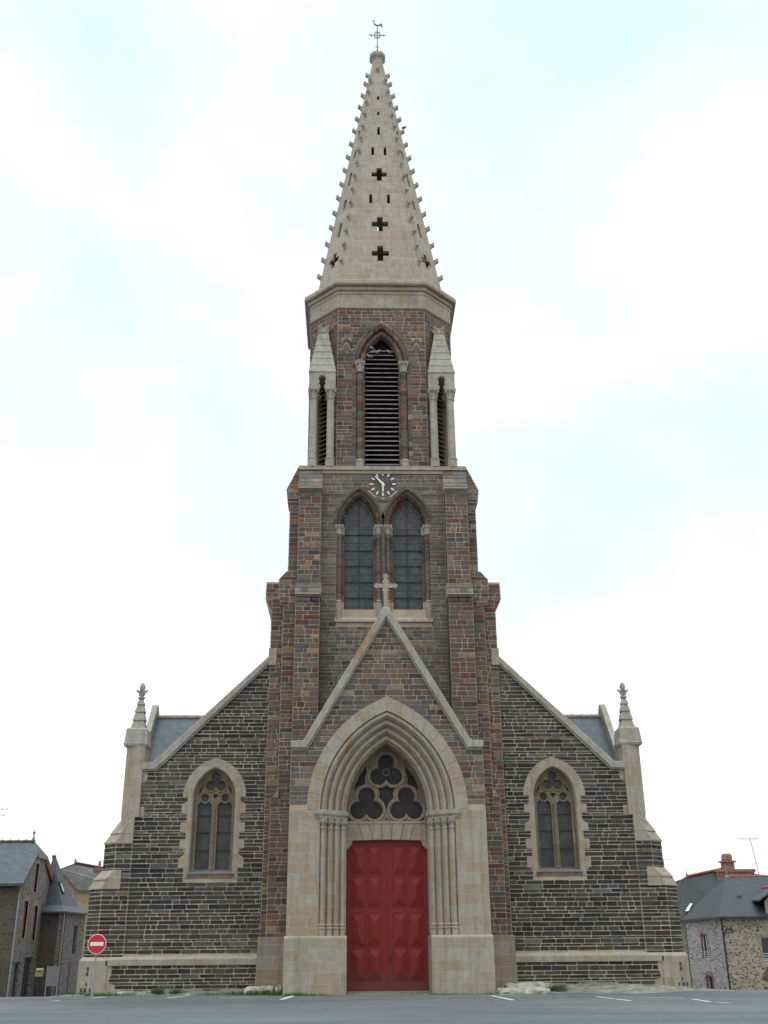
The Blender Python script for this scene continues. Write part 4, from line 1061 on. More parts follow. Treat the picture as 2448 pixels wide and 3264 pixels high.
# ---- corner pinnacles on colonnettes, two in front and two behind
for sg in (-1, 1):
    for fb in (1, -1):
        cx, cy = 2.85 * sg, YC - fb * (YC - 3.36)
        mb = MB()
        hole = [(cx - .10, 26.03), (cx + .10, 26.03), (cx + .10, 26.24)] + [(cx + .10 + .075 * math.cos(a), 26.32 + .075 * math.sin(a)) for a in (-1.2, -.4, .5, 1.3)] + [(cx + .17 * math.cos(a), 26.56 + .17 * math.sin(a)) for a in [(-.5 + (PI + 1.0) * i / 12) for i in range(13)]]
        hole += [(cx - .10 - .075 * math.cos(a), 26.32 + .075 * math.sin(a)) for a in (1.3, .5, -.4, -1.2)] + [(cx - .10, 26.24)]
        hw = .63
        outl = rect(cx - hw, cx + hw, 26.05, 26.98); 
        hole = [(x, max(z, 26.055)) for x, z in hole]
        notch = [(cx - hw, 26.05)] + [(x, z) for x, z in ([(cx - .10, 26.05)] + hole[::-1][:-1][0:0])]
        pts = [(cx - hw, 26.05), (cx - .10, 26.05)] + hole[::-1][:-2] + [(cx + .10, 26.05), (cx + hw, 26.05), (cx + hw, 26.98), (cx - hw, 26.98)]
        mb.plate(pts, [], fr(cy - .62), 0, -.22)
        mb.plate(pts, [], fr(cy + .62), 0, .22)
        for e in (-1, 1): mb.box(cx + e * .63, cx + e * .42, cy - .395, cy + .395, 26.45, 26.98)
        mb.box(cx - .6, cx + .6, cy - .58, cy + .58, 26.80, 26.97)
        mb.tube([(x, cy - .63, z) for x, z in [(cx + .22 * math.cos(a), 26.56 + .22 * math.sin(a)) for a in [PI * i / 12 for i in range(13)]]], .02, 6)
        pn = link('belfry_pinnacle', mb, 'granite_grey', church)
        mb = MB(); n = 6
        for i in range(n):
            z0, z1 = 26.95 + (29.42 - 26.95) * i / n, 26.95 + (29.42 - 26.95) * (i + 1) / n
            r0, r1 = .66 - .42 * i / n, .66 - .42 * (i + 1) / n
            mb.square(cx, cy, [(r0 - .01, z0 - .015), (r0, z0 + .0), (r1 - .02, z1)])
        link('stepped_roof', mb, 'granite_grey', pn)
        mb = MB(); mb.square(cx, cy, [(.22, 29.38), (.27, 29.42), (.27, 29.47), (.19, 29.5), (.15, 29.6), (.15, 29.75)])
        for a in range(4):
            t = a * PI / 2 + PI / 4; dx, dy = math.cos(t), math.sin(t)
            mb.tube([(cx + dx * .1, cy + dy * .1, 29.5), (cx + dx * .22, cy + dy * .22, 29.66), (cx + dx * .36, cy + dy * .36, 29.82)], [.09, .10, .05], 6)
        link('leaf_finial', mb, 'granite_grey', pn)
        for dx in (-.405, .405):
            for dy in (-.405, .405):
                x, y = cx + dx, cy + dy
                mb = MB(); mb.lathe(x, y, [(.225, 21.97), (.22, 22.35), (.24, 22.38), (.24, 22.42), (.18, 22.46), (.175, 24.2), (.17, 25.56)], 14)
                cl = link('colonnette', mb, 'granite_grey', pn, smooth=False)
                mb = MB(); capital(mb, x, y, 25.52, 26.06, .17, .26)
                for q in mb.v: pass
                o = link('capital', mb, 'granite_grey', pn)

# ---- spire
W_ = lambda z: 0.84 + 0.1635 * (47.4 - z)
FR = .645
up_ = lambda z: z + (0.29 + 0.181 * (50.8 - z) - W_(z)) * .78
SB, ST = 32.5, 50.75
CH = .165
def crossh(u, z, w, h, a, b): return [(u - b, z - h), (u + b, z - h), (u + b, z - a), (u + w, z - a), (u + w, z + a), (u + b, z + a), (u + b, z + h), (u - b, z + h), (u - b, z + a), (u - w, z + a), (u - w, z - a), (u - b, z - a)]
front_open = [('s', 0, 47.04, 47.37, .065), ('s', 0, 45.65, 45.96, .065), ('s', 0, 43.88, 44.58, .07), ('s', -.345, 42.15, 42.82, .075), ('s', .345, 42.15, 42.82, .075),
              ('c', 0, 40.55, .415, .52, .17, .14), ('s', -.48, 38.23, 38.93, .08), ('s', .48, 38.23, 38.93, .08), ('c', 0, 36.62, .435, .54, .18, .15), ('c', 0, 34.44, .445, .55, .18, .15)]
diag_open = [('s', 0, 43.95, 44.5, .07), ('s', 0, 42.1, 42.8, .08), ('s', 0, 39.95, 41.0, .09), ('s', 0, 38.15, 38.85, .09), ('s', 0, 36.0, 37.05, .10), ('c', 0, 34.3, .36, .52, .18, .13)]
rear_open = [('c', .10, 39.58, .415, .52, .17, .14), ('s', .60, 38.0, 38.45, .10), ('s', 0, 45.0, 45.3, .065)]
mb = MB()
a0, a1 = octo(W_(SB), FR * W_(SB), SB), octo(W_(ST), FR * W_(ST), ST)
for k in range(8):
    p0, p1, p2, p3 = [Vector(q) for q in (a0[k], a0[(k + 1) % 8], a1[(k + 1) % 8], a1[k])]
    mid0, mid1 = (p0 + p1) / 2, (p2 + p3) / 2
    V = (mid1 - mid0).normalized(); U = (p1 - p0).normalized(); N = U.cross(V).normalized()
    Lz = (mid1 - mid0).length; sc = Lz / (ST - SB)
    w0, w1 = (p1 - p0).length / 2, (p2 - p3).length / 2
    hl = []
    for o in (rear_open if k == 4 else front_open if k % 2 == 0 else diag_open):
        o = list(o)
        if o[0] == 's': o[2], o[3] = up_(o[2]), up_(o[3])
        else: o[2] = up_(o[2])
        if o[0] == 's': hl.append([(o[1] - o[4], (o[2] - SB) * sc), (o[1] + o[4], (o[2] - SB) * sc), (o[1] + o[4], (o[3] - SB) * sc), (o[1] - o[4], (o[3] - SB) * sc)])
        else: hl.append(crossh(o[1], (o[2] - SB) * sc, o[3], o[4], o[5], o[6]))
    mb.plate([(-w0, 0), (w0, 0), (w1, Lz), (-w1, Lz)], hl, (mid0, U, V, N), 0, -.14 , back=True)
mb.loft([octo(.05, .03, SB), octo(W_(SB), FR * W_(SB), SB - .02)], False)
spire = link('spire', mb, 'granite_spire', church, recalc=False)
mb = MB(); mb.loft([octo(W_(ST), FR * W_(ST), ST - .02), octo(.31, .18, 50.92), octo(.34, .19, 50.96), octo(.34, .19, 51.0), octo(.33, .18, 51.02), octo(.44, .22, 51.12), octo(.47, .23, 51.18), octo(.47, .23, 51.36), octo(.42, .2, 51.44), octo(.22, .1, 51.58), octo(.10, .05, 51.62)])
link('spire_cap', mb, 'granite_grey', spire)
# crockets on the four arrises in view
SIDE_Z = [49.84, 49.16, 48.22, 47.29, 46.38, 45.47, 44.49, 43.52, 42.57, 41.58, 40.61, 39.57, 38.59, 37.50, 36.47, 35.41]
def sidez(z):
    q = z
    for _ in range(20): q = z - FR * W_(q) * .76
    return q - .08
def crocket(ax, ay, z, dx, dy):
    """curled leaf springing from an arris, growing outwards then hooking up"""
    mb = MB(); D = Vector((dx, dy, 0)).normalized(); T = Vector((-D.y, D.x, 0)); A = Vector((ax, ay, z))
    sec = [(-.08, -.38, .0, .065), (.03, -.28, .03, .075), (.10, -.20, .04, .085), (.16, -.15, .055, .10), (.215, -.13, .10, .115), (.255, -.09, .085, .10)]
    rings = []
    for r, lo, hi, w in sec:
        r *= .92; lo *= .95; w *= .95
        c = A + D * r
        rings.append([c - T * w * .8 + Vector((0, 0, lo)), c + T * w * .8 + Vector((0, 0, lo)), c + T * w + Vector((0, 0, hi)), c - T * w + Vector((0, 0, hi))])
    mb.loft(rings)
    return mb
z_c = [48.72, 47.64, 46.63, 45.57, 44.47, 43.44, 42.37, 41.32, 40.26, 39.18, 38.12, 37.03, 35.96, 34.91, 33.76]
for sg in (-1, 1):
    for z in z_c:
        z = up_(z); w = W_(z)
        link('crocket', crocket(sg * FR * w, YC - w, z + .1, sg * .5, -.87), 'granite_grey', spire)
    for z in SIDE_Z:
        zz = sidez(z); w = W_(zz)
        link('crocket', crocket(sg * w, YC - FR * w, zz, sg * .95, -.3), 'granite_grey', spire)
for z in (49.9,):
    link('crocket', crocket(-.0, YC - W_(z), z, 0, -1), 'granite_grey', spire)

# ---- weathervane
mb = MB(); mb.tube([(0, YC, 51.5), (0, YC, 53.75)], [.03, .022], 8)
for a in range(4):
    t = a * PI / 2 + PI / 4; mb.tube([(math.cos(t) * .25, YC + math.sin(t) * .25, 51.5), (0, YC, 52.05)], .008, 5)
wv = link('weathervane', mb, 'iron', church)
mb = MB(); zc = 53.17
mb.tube([(-.46, YC, zc), (.46, YC, zc)], .02, 6)
for sx in (-1, 1):
    mb.lathe(sx * .48, YC, [(.005, zc - .035), (.035, zc - .015), (.035, zc + .015), (.005, zc + .035)], 8)
    for e in (-1, 1):
        mb.tube([(sx * .42, YC, zc), (sx * .36, YC, zc + e * .04), (sx * .33, YC, zc + e * .1), (sx * .38, YC, zc + e * .13)], .017, 5)
        mb.tube([(sx * .02, YC, zc + e * .22), (sx * .10, YC, zc + e * .12), (sx * .2, YC, zc + e * .06), (sx * .22, YC, zc + e * .02)], .016, 5)
        mb.tube([(sx * .2, YC, zc), (sx * .16, YC, zc + e * .12), (sx * .13, YC, zc + e * .22), (sx * .16, YC, zc + e * .27), (sx * .12, YC, zc + e * .28)], .02, 5)
        mb.tube([(0, YC, zc + e * .22), (sx * .06, YC, zc + e * .27), (sx * .1, YC, zc + e * .2)], .014, 5)
mb.lathe(0, YC, [(.01, zc - .06), (.06, zc), (.01, zc + .06)], 8); mb.lathe(0, YC, [(.02, zc + .2), (.05, zc + .26), (.02, zc + .5)], 8); link('iron_cross', mb, 'iron', wv)
mb = MB(); mb.lathe(0, YC, [(.01, 52.14), (.05, 52.22), (.01, 52.3)], 8)
for sx in (-1, 1): mb.tube([(0, YC, 52.16), (sx * .07, YC, 52.2), (sx * .1, YC, 52.3), (sx * .13, YC, 52.2), (sx * .11, YC, 52.14)], .010, 5)
link('scrolls', mb, 'iron', wv)
mb = MB(); rz = 53.98
cock = [(-.23, .40), (-.30, .365), (-.24, .345), (-.215, .28), (-.225, .18), (-.20, .07), (-.13, 0), (0, -.04), (.06, -.04), (.13, -.02), (.17, -.01), (.24, -.06), (.30, -.14), (.345, -.03), (.33, .08), (.27, .15), (.19, .17), (.15, .13), (.12, .06), (.05, .04), (-.03, .07), (-.10, .12), (-.15, .20), (-.16, .30), (-.17, .36), (-.14, .42), (-.19, .40), (-.20, .44)]
mb.plate([(x, rz + z) for x, z in cock], [], fr(YC), .025, -.025)
mb.tube([(0, YC, 53.72), (0, YC, rz)], [.04, .015], 6); mb.tube([(0, YC, rz), (0, YC, rz + .3)], [.012, .004], 5)
link('rooster', mb, 'copper', wv)

# ================================================================= PORTAL
A_ZS, A_HW, A_H = 6.33, 3.05, 4.27
JW = 1.56
mb = MB(); mb.cur = 0
gab = [(-3.7, 0), (3.7, 0), (3.7, 8.64), (3.12, 8.64), (0, 13.95), (-3.12, 8.64), (-3.7, 8.64)]
inner = arch_open(0, -0.0, A_ZS, A_HW, A_H, .50)
mb.plate(gab, [[(x, max(z, .001)) for x, z in arch_open(0, .001, A_ZS, A_HW, A_H, .50)]], fr(0.012), 0, -.35)
mb.box(-3.7, -2.95, .3, 2.9, 0, 8.6); mb.box(2.95, 3.7, .3, 2.9, 0, 8.6)
ring_out = arch(0, A_ZS, A_HW, A_H)
stones(mb, 'porch', gab, [rect(-3.7, 3.7, -1, 6.33), ring_out + [(-3.05, 6.3), (3.05, 6.3)]], fr(0.012), 301)
for sg in (-1, 1): stones(mb, 'porch', rect(.02, 2.0, 6.33, 8.62), [], sideframe(3.7 * sg, sg), 305 + sg)
stones(mb, 'porch', [(-.10, 13.4), (.10, 13.4), (0, 13.6)], [], fr(.01), 3)
portal = link('portal', mb, ['mortar_tower', 'stone'], church)
# granite dressings
for sg in (-1, 1):
    mb = MB(); mb.box(2.58 * sg, 3.712 * sg, -.006, 2.0, 1.9, 6.33)
    link('granite_pier', mb, 'granite', portal, bevel=.01)
for sg in (-1, 1):
    mb = MB()
    zt = 1.93
    top = [(1.52, -.15), (3.76, -.15), (3.76, 2.1), (1.52, 2.1)]
    mb.loft([[(x * sg, y, -.3) for x, y in top], [(x * sg, y, zt - .06) for x, y in top], [(x * sg, y if y > 0 else -.15 + .07, zt) for x, y in top]])
    link('plinth_block', mb, 'granite', portal, bevel=.012)
    # door jamb behind the orders
    mb = MB(); mb.box((JW + .012) * sg, 2.55 * sg, 1.02, 2.25, 1.85, 6.02); link('door_jamb', mb, 'granite', portal)
# voussoir ring, flush
mb = MB()
R_ = (A_H ** 2 + A_HW ** 2) / (2 * A_HW); c_ = A_HW - R_; nv = 9
for side in (-1, 1):
    for k in range(nv):
        def pt(s, dl):
            r = R_ - dl; a1 = math.acos(-c_ / r); return (side * (c_ + r * math.cos(a1 * s)), A_ZS + r * math.sin(a1 * s))
        g = .0012
        s0, s1 = k / nv + g, (k + 1) / nv - g
        inn = [pt(s0 + (s1 - s0) * i / 4, .50) for i in range(5)]; outp = [pt(s0 + (s1 - s0) * i / 4, 0) for i in range(5)]
        mb.plate(inn + outp[::-1], [], fr(-.012), 0, -.06)
link('voussoir_ring', mb, 'granite_small', portal, bevel=.006)
# moulded orders: rolls stepping inwards, arch and jambs
prof = [(.47, .0)]
for k in range(4):
    d0 = .50 + k * .245; y0 = .02 + k * .19
    prof += [(d0, y0), (d0 + .012, y0 + .10)] + roll(d0 + .115, y0 + .10, .088, 8) + [(d0 + .215, y0 + .17), (d0 + .235, y0 + .19)]
prof += [(1.49, .80), (1.49, 1.0), (1.49, 1.9)]
mb = MB(); sweep_arch(mb, 0, A_ZS, A_HW, A_H, prof, None, 26)
link('archivolt', mb, 'granite_small', portal, recalc=False)
for sg in (-1, 1):
    mb = MB()
    pts = [(3.05 - d, y) for d, y in prof]
    ids0 = [mb.vert((x * sg, y, 2.0)) for x, y in pts]; ids1 = [mb.vert((x * sg, y, 6.2)) for x, y in pts]
    for k in range(len(pts) - 1): mb.face((ids0[k], ids0[k + 1], ids1[k + 1], ids1[k]))
    link('jamb_moulding', mb, 'granite_small', portal, recalc=False)
    # four slender shafts with bases and a continuous capital band
    for k in range(4):
        x, y = (3.05 - (.50 + k * .245 + .115)) * sg, .02 + k * .19 + .10
        mb = MB(); mb.lathe(x, y, [(.135, 1.9), (.135, 2.14), (.15, 2.16), (.15, 2.2), (.115, 2.23), (.135, 2.27), (.135, 2.31), (.095, 2.35), (.09, 4.0), (.09, 5.62), (.115, 5.66), (.115, 5.70), (.092, 5.74), (.105, 5.88), (.17, 6.0), (.17, 6.06)], 14)
        link('shaft', mb, 'granite_small', portal)
    mb = MB()
    band = [(2.72, -.06), (2.60, -.06), (1.62, .68), (1.55, .95), (2.6, .95), (2.72, .4)]
    band = [(2.70, -.05), (2.45, -.05), (1.66, .56), (1.53, .80), (1.53, 1.0), (2.70, 1.0)]
    for z0, z1, gx in ((6.04, 6.13, .0), (6.13, 6.17, .03), (6.17, 6.27, .055), (6.27, 6.335, .035)):
        cx0, cy0 = 2.3, .7
        mb.loft([[((x + (.0 if x > 2.6 else -gx) + (gx if x > 2.6 else 0)) * sg, y - gx, z) for x, y in band] for z in (z0, z1)])
    # carved foliage lumps below the band
    rng = random.Random(9 + sg)
    for k in range(4):
        x, y = (3.05 - (.50 + k * .245 + .115)), .02 + k * .19 + .10
        for j in range(5):
            a = -PI / 2 + (j - 2) * .55; px, py = (x + .13 * math.cos(a)) * sg, y + .13 * math.sin(a)
            zz = 5.86 + .05 * (j % 2)
            mb.lathe(px, py, [(.012, zz - .06), (.04, zz), (.045, zz + .08), (.02, zz + .14)], 6)
    link('capital_band', mb, 'granite_grey', portal)
# tympanum: window of three trefoils over the door
mb = MB()
tz0 = 6.03
tof = [foil(0, 7.96, 3, .36, .345, rc=.26), foil(-.79, 6.66, 3, .36, .345, rc=.26), foil(.79, 6.66, 3, .36, .345, rc=.26)]
shield = [(0, 6.48), (.13, 6.78), (.30, 6.94), (.28, 7.14), (.36, 7.36), (.15, 7.35), (0, 7.46), (-.15, 7.35), (-.36, 7.36), (-.28, 7.14), (-.30, 6.94), (-.13, 6.78)]
spn = [[(.79, 8.20), (1.07, 7.80), (1.26, 7.38), (1.26, 7.22), (1.13, 7.38), (.84, 7.44), (.85, 7.72), (.77, 8.0)], mirror([(.79, 8.20), (1.07, 7.80), (1.26, 7.38), (1.26, 7.22), (1.13, 7.38), (.84, 7.44), (.85, 7.72), (.77, 8.0)])]
tri = [[(-.05, 6.12), (.05, 6.12), (0, 6.20)], [(1.40, 6.10), (1.48, 6.10), (1.47, 6.20)], mirror([(1.40, 6.10), (1.48, 6.10), (1.47, 6.20)])]
outer = arch_open(0, tz0, A_ZS, A_HW, A_H, 1.48)
mb.plate(outer, tof + [shield] + spn + tri, fr(1.60), 0, -.16)
link_ty = mb; mb = MB()
for h in (foil(0, 7.96, 3, .36, .400, rc=.31), foil(-.79, 6.66, 3, .36, .400, rc=.31), foil(.79, 6.66, 3, .36, .400, rc=.31)): mb.tube([(x, 1.60, z) for x, z in h], .05, 6, closed=True)
for h in tof: mb.tube([(x, 1.66, z) for x, z in h], .028, 6, closed=True)
mb.tube([(x, 1.60, z) for x, z in shield], .022, 6, closed=True)
rims = mb; ty = link('tympanum_window', link_ty, 'ochre', portal)
link('tracery_moulding', rims, 'granite_dark', ty)
mb = MB(); mb.plate(arch_open(0, tz0, A_ZS, A_HW, A_H, 1.52), [], fr(1.73), 0, -.03); link('pane', mb, 'leaded_dark', ty)
mb = MB(); mb.tube([(x, 1.72, z) for x, z in circle(0, 7.96, .13, 20)], .022, 5, closed=True); link('roundel', mb, 'ochre', ty)
# lintel of wedge stones
mb = MB(); n = 7
for k in range(n):
    xa, xb = -JW + 2 * JW * k / n, -JW + 2 * JW * (k + 1) / n
    ta, tb = xa * 1.0, xb * 1.0; ba_, bb_ = xa * .80, xb * .80
    g = .008
    if k == 0: ba_ = -JW
    if k == n - 1: bb_ = JW
    zb = lambda x: 5.34 + .03 * (1 - (x / 1.3) ** 2) if abs(x) < 1.34 else 5.34
    mb.plate([(ba_ + g, zb(ba_)), (bb_ - g, zb(bb_)), (tb - g, 5.96), (ta + g, 5.96)], [], fr(1.56), 0, -.6)
mb.box(-JW, JW, 1.54, 2.1, 5.965, 6.06)
link('lintel', mb, 'granite_small', portal, bevel=.008)
for sg in (-1, 1):
    mb = MB()
    pts = [(JW * sg, 5.34), (JW * sg, 5.03), (1.50 * sg, 5.03), (1.47 * sg, 5.10), (1.38 * sg, 5.17), (1.36 * sg, 5.26), (1.33 * sg, 5.28), (1.33 * sg, 5.34)]
    mb.plate(pts if sg < 0 else pts[::-1], [], fr(1.57), 0, -.3)
    link('shoulder_corbel', mb, 'granite_small', portal)
mb = MB(); mb.box(-1.56, 1.56, .7, 2.2, -.2, .045); link('threshold', mb, 'granite_dark', portal)
# gable coping, kneelers
mb = MB()
cop = [(-3.72, 8.62), (-3.10, 8.62), (0, 13.88), (3.10, 8.62), (3.72, 8.62), (3.72, 8.90), (3.24, 8.90), (.17, 14.12), (.17, 14.22), (-.17, 14.22), (-.17, 14.12), (-3.24, 8.90), (-3.72, 8.90)]
mb.plate(cop, [], fr(-.16), 0, -.45)
cp = link('gable_coping', mb, 'granite_grey', portal, bevel=.02)
mb = MB(); mb.plate([(-3.68, 8.56), (-3.06, 8.56), (0, 13.76), (3.06, 8.56), (3.68, 8.56), (3.68, 8.63), (3.09, 8.63), (0, 13.90), (-3.09, 8.63), (-3.68, 8.63)], [], fr(-.06), 0, -.2)
link('coping_moulding', mb, 'granite_grey', portal)
mb = MB()
d = Vector((3.10, 5.26)).normalized(); p = Vector((0, 13.88)) - d * .75; q = Vector((0, 13.88)) - d * 2.15; nn = Vector((-d.y, d.x)) 
mb.plate([tuple(p + nn * .005), tuple(p + nn * .265), tuple(q + nn * .265), tuple(q + nn * .005)], [], fr(-.166), 0, -.03)
link('stained_coping_stone', mb, 'rust', portal)['label'] = 'rust stained stone of the gable coping'
mb = MB(); mb.loft([[(-3.2, .3, 8.85), (0, .3, 14.0), (3.2, .3, 8.85), (3.2, .3, 8.6), (0, .3, 13.7), (-3.2, .3, 8.6)], [(-3.2, 3.0, 8.85), (0, 3.0, 14.0), (3.2, 3.0, 8.85), (3.2, 3.0, 8.6), (0, 3.0, 13.7), (-3.2, 3.0, 8.6)]])
link('portal_roof', mb, 'slate', portal)
# gable cross
mb = MB(); w = .085
mb.plate([(-.085, 14.26), (.085, 14.26), (.085, 14.98), (.15, 14.99), (.15, 15.05), (.10, 15.07), (.10, 15.12), (.32, 15.12), (.32, 15.30), (.10, 15.30), (.10, 15.34), (.15, 15.36), (.15, 15.42), (.085, 15.43), (.085, 15.55), (-.085, 15.55), (-.085, 15.43), (-.15, 15.42), (-.15, 15.36), (-.10, 15.34), (-.10, 15.30), (-.32, 15.30), (-.32, 15.12), (-.10, 15.12), (-.10, 15.07), (-.15, 15.05), (-.15, 14.99), (-.085, 14.98)], [], fr(-.02), 0.0, -.16)
for dx, dz in ((0, 0.42), (-.38, 0), (.38, 0)):
    cxx, czz = dx, 15.21 + dz
    mb.plate(foil(cxx, czz, 4, .058, .055, 0), [], fr(-.03), 0.0, -.14)
mb.square(0, .06, [(.17, 14.18), (.17, 14.22), (.12, 14.27), (.12, 14.30)])
link('gable_cross', mb, 'granite_small', portal, bevel=.01)

# ---- doors
DY = 1.78
door = MB(); door.box(-1.56, 1.56, DY + .08, DY + .12, .0, 5.40)
dr = link('door', door, 'dark', church)
for sg in (-1, 1):
    mb = MB(); mb.box(.012 * sg, 1.55 * sg, DY, DY + .07, .05, 5.36)
    lf = link('door_leaf', mb, 'door', dr)
    mb = MB()
    for z0, z1 in ((4.15, 5.14), (2.99, 4.00), (1.62, 2.70), (.44, 1.48)):
        for x0, x1 in ((.22, .73), (.84, 1.36)):
            # moulded frame and a raised hipped panel
            for a, b, c, d_ in ((x0 - .03, x1 + .03, z0 - .03, z0), (x0 - .03, x1 + .03, z1, z1 + .03), (x0 - .03, x0, z0, z1), (x1, x1 + .03, z0, z1)): mb.box(a * sg, b * sg, DY - .022, DY, c, d_)
            xm, hw = (x0 + x1) / 2, (x1 - x0) / 2
            a = x0 + .015; b = x1 - .015; t = hw * .62; g = .10
            O = [(a, z0 + .015), (b, z0 + .015), (b, z1 - .015), (a, z1 - .015)]; I = [(xm - .015 - (hw - .015) * .0, z0 + .03 + hw), (xm + .015, z0 + .03 + hw), (xm + .015, z1 - .03 - hw), (xm - .015, z1 - .03 - hw)]
            mb.loft([[(x * sg, DY - .001, z) for x, z in O], [(x * sg, DY - .02, z) for x, z in O], [(x * sg, DY - .098, z) for x, z in I]])
    link('raised_panels', mb, 'door', lf)
mb = MB(); mb.box(-.035, .035, DY - .05, DY, .05, 5.36); link('meeting_stile', mb, 'door', dr)
mb = MB(); mb.box(.10, .15, DY - .015, DY, 1.02, 1.32); mb.tube([(.125, DY - .015, 1.08), (.125, DY - .07, 1.12), (.125, DY - .07, 1.24), (.125, DY - .015, 1.28)], .012, 6); mb.lathe(.115, DY - .02, [(.02, 1.40), (.022, 1.43), (.01, 1.45)], 8)
link('handle', mb, 'iron', dr)

# ================================================================= PIGEONS
def pigeon(name, loc, rz, size, mat, label, group=None, tilt=0.0):
    t = thing(name, loc, label, 'bird', group)
    ca, sa = math.cos(rz), math.sin(rz)
    def P(x, z, y=0): return (loc[0] + (x * ca - y * sa) * size, loc[1] + (x * sa + y * ca) * size, loc[2] + z * size)
    mb = MB()
    mb.tube([P(-.9, .28), P(-.62, .34), P(-.35, .42), P(0, .5), (P(.28, .62)), P(.42, .82), P(.50, .98), P(.60, 1.0), P(.68, .96)], [.03 * size, .09 * size, .2 * size, .28 * size, .24 * size, .13 * size, .13 * size, .09 * size, .02 * size], 10)
    link('body', mb, mat, t, smooth=True)
    mb = MB()
    for s_ in (-1, 1):
        mb.tube([P(.2, .55, .22 * s_), P(-.15, .5, .27 * s_), P(-.65, .36, .12 * s_)], [.1 * size, .13 * size, .02 * size], 8)
    link('wing', mb, mat, t, smooth=True)
    mb = MB()
    for s_ in (-1, 1): mb.tube([P(.02, .3, .1 * s_), P(.04, 0, .1 * s_), P(.16, 0, .12 * s_)], .02 * size, 5)
    link('leg', mb, 'brick', t)
yb = YB + .22
PG = 'pigeons roosting in the belfry louvres'
pigeon('pigeon', (-.52, yb, 28.60), PI, .22, 'pigeon_white', 'pale pigeon perched highest at the left of the belfry opening', PG)
pigeon('pigeon', (-.46, yb, 28.36), 0, .22, 'pigeon', 'brown and white pigeon at the left end of the second belfry louvre', PG)
pigeon('pigeon', (-.20, yb, 28.36), 0.2, .23, 'pigeon_white', 'pale pigeon near the middle of the second belfry louvre', PG)
pigeon('pigeon', (.42, yb, 28.36), PI - .4, .23, 'pigeon', 'grey pigeon at the right end of the second belfry louvre', PG)
pigeon('pigeon', (-.60, yb, 28.11), PI, .23, 'pigeon_white', 'whitish pigeon low at the left, just above the belfry capital', PG)
pigeon('pigeon', (-1.06, YB + .0, 27.72), .3, .24, 'pigeon', 'dark pigeon standing on the left capital of the belfry opening', PG)
zz = sidez(45.47)
pigeon('crow', (W_(zz) + .22, YC - FR * W_(zz) - .07, zz + .14), 0, .22, 'bird_dark', 'small dark bird perched on a crocket on the right edge of the spire', None)

# ================================================================= GROUND
def gz(x, y):
    a = min(1, max(0, (abs(x) - 8.5) / 4.5)); a = a * a * (3 - 2 * a)
    far = max(0, y - 1.0) * .042 * a
    if y > 6 and abs(x) < 13: far = max(far, 0)
    return -far + .06 * math.sin(x * .21 + 1) * math.cos(y * .13) * (1 if y < -2 else 0) * min(1, max(0, (-y - 2) / 8))
mb = MB()
xs = [-400, -250, -150, -90, -60, -45] + [-36 + 1.5 * i for i in range(49)] + [45, 60, 90, 150, 250, 400]
ys = [-120, -80, -60] + [-48 + 2 * i for i in range(20)] + [-8 + .75 * i for i in range(30)] + [16, 20, 25, 30, 36, 45, 60, 80, 110, 160, 240, 400]
G = [[mb.vert((x, y, gz(x, min(y, 70)))) for x in xs] for y in ys]
for j in range(len(ys) - 1):
    for i in range(len(xs) - 1): mb.face((G[j][i], G[j][i + 1], G[j + 1][i + 1], G[j + 1][i]))
structure('road', mb, 'asphalt', smooth=True)

# verge: uneven strip of stones, sand and moss along the church front
def verge(x0, x1, yfront, top, seed):
    rng = random.Random(seed); mb = MB(); nx = int(abs(x1 - x0) / .14); ny = 12; rows = []
    for j in range(ny + 1):
        t = j / ny; row = []
        for i in range(nx + 1):
            x = x0 + (x1 - x0) * i / nx; yf = yfront(x); y = yf + (2.9 - yf) * t
            e = min(1, t * 3.5); edge = min(1, 6 * min(i, nx - i) / nx + .15)
            h = (top(x) * (t ** .7) + rng.uniform(-.025, .035) * e + .03 * math.sin(x * 2.7 + t * 5) * e)
            row.append(mb.vert((x, y, gz(x, y) + .004 + max(-.01, h) * edge)))
        rows.append(row)
    for j in range(ny):
        for i in range(nx): mb.face((rows[j][i], rows[j][i + 1], rows[j + 1][i + 1], rows[j + 1][i]))
    return structure('verge', mb, 'verge', smooth=True)
verge(3.6, 12.4, lambda x: -.9 + .45 * math.sin(x * 1.3) + max(0, x - 9) * .3, lambda x: .22 if x < 9 else .22 - (x - 9) * .05, 1)
verge(-12.2, -3.6, lambda x: 1.0 + .3 * math.sin(x * 1.7), lambda x: .12, 2)
# road markings: short worn parking ticks
def mark(x0, y0, x1, y1, w=.10):
    mb = MB(); a, b = Vector((x0, y0)), Vector((x1, y1)); d = (b - a).normalized(); n = Vector((-d.y, d.x)) * w / 2
    k = 6; L = []
    for i in range(k + 1):
        p = a + (b - a) * i / k; L.append(((p + n), (p - n)))
    for i in range(k):
        mb.poly([(q.x, q.y, gz(q.x, q.y) + .006) for q in (L[i][0], L[i][1], L[i + 1][1], L[i + 1][0])])
    return structure('road_marking', mb, 'road_paint')
for q in ((-10.25, -.9, -10.0, .3, .1), (-7.6, -1.2, -7.1, 1.3, .12), (-5.8, -1.6, -4.75, -1.5, .10), (-3.62, -3.1, -3.28, .35, .14), (3.4, -1.7, 3.62, -5.4, .13), (6.6, -3.4, 6.8, -5.0, .10), (6.85, -5.1, 7.0, -6.4, .12),
          (6.6, -3.5, 9.1, -4.6, .10), (9.1, -5.6, 9.15, -7.1, .12), (9.2, -7.5, 9.42, -8.0, .10), (-11.15, -2.6, -11.0, -2.1, .1), (3.9, -2.6, 5.1, -2.5, .09), (5.4, -2.9, 5.7, -2.9, .10), (-2.9, -.2, -2.4, -.3, .09)):
    mark(*q)
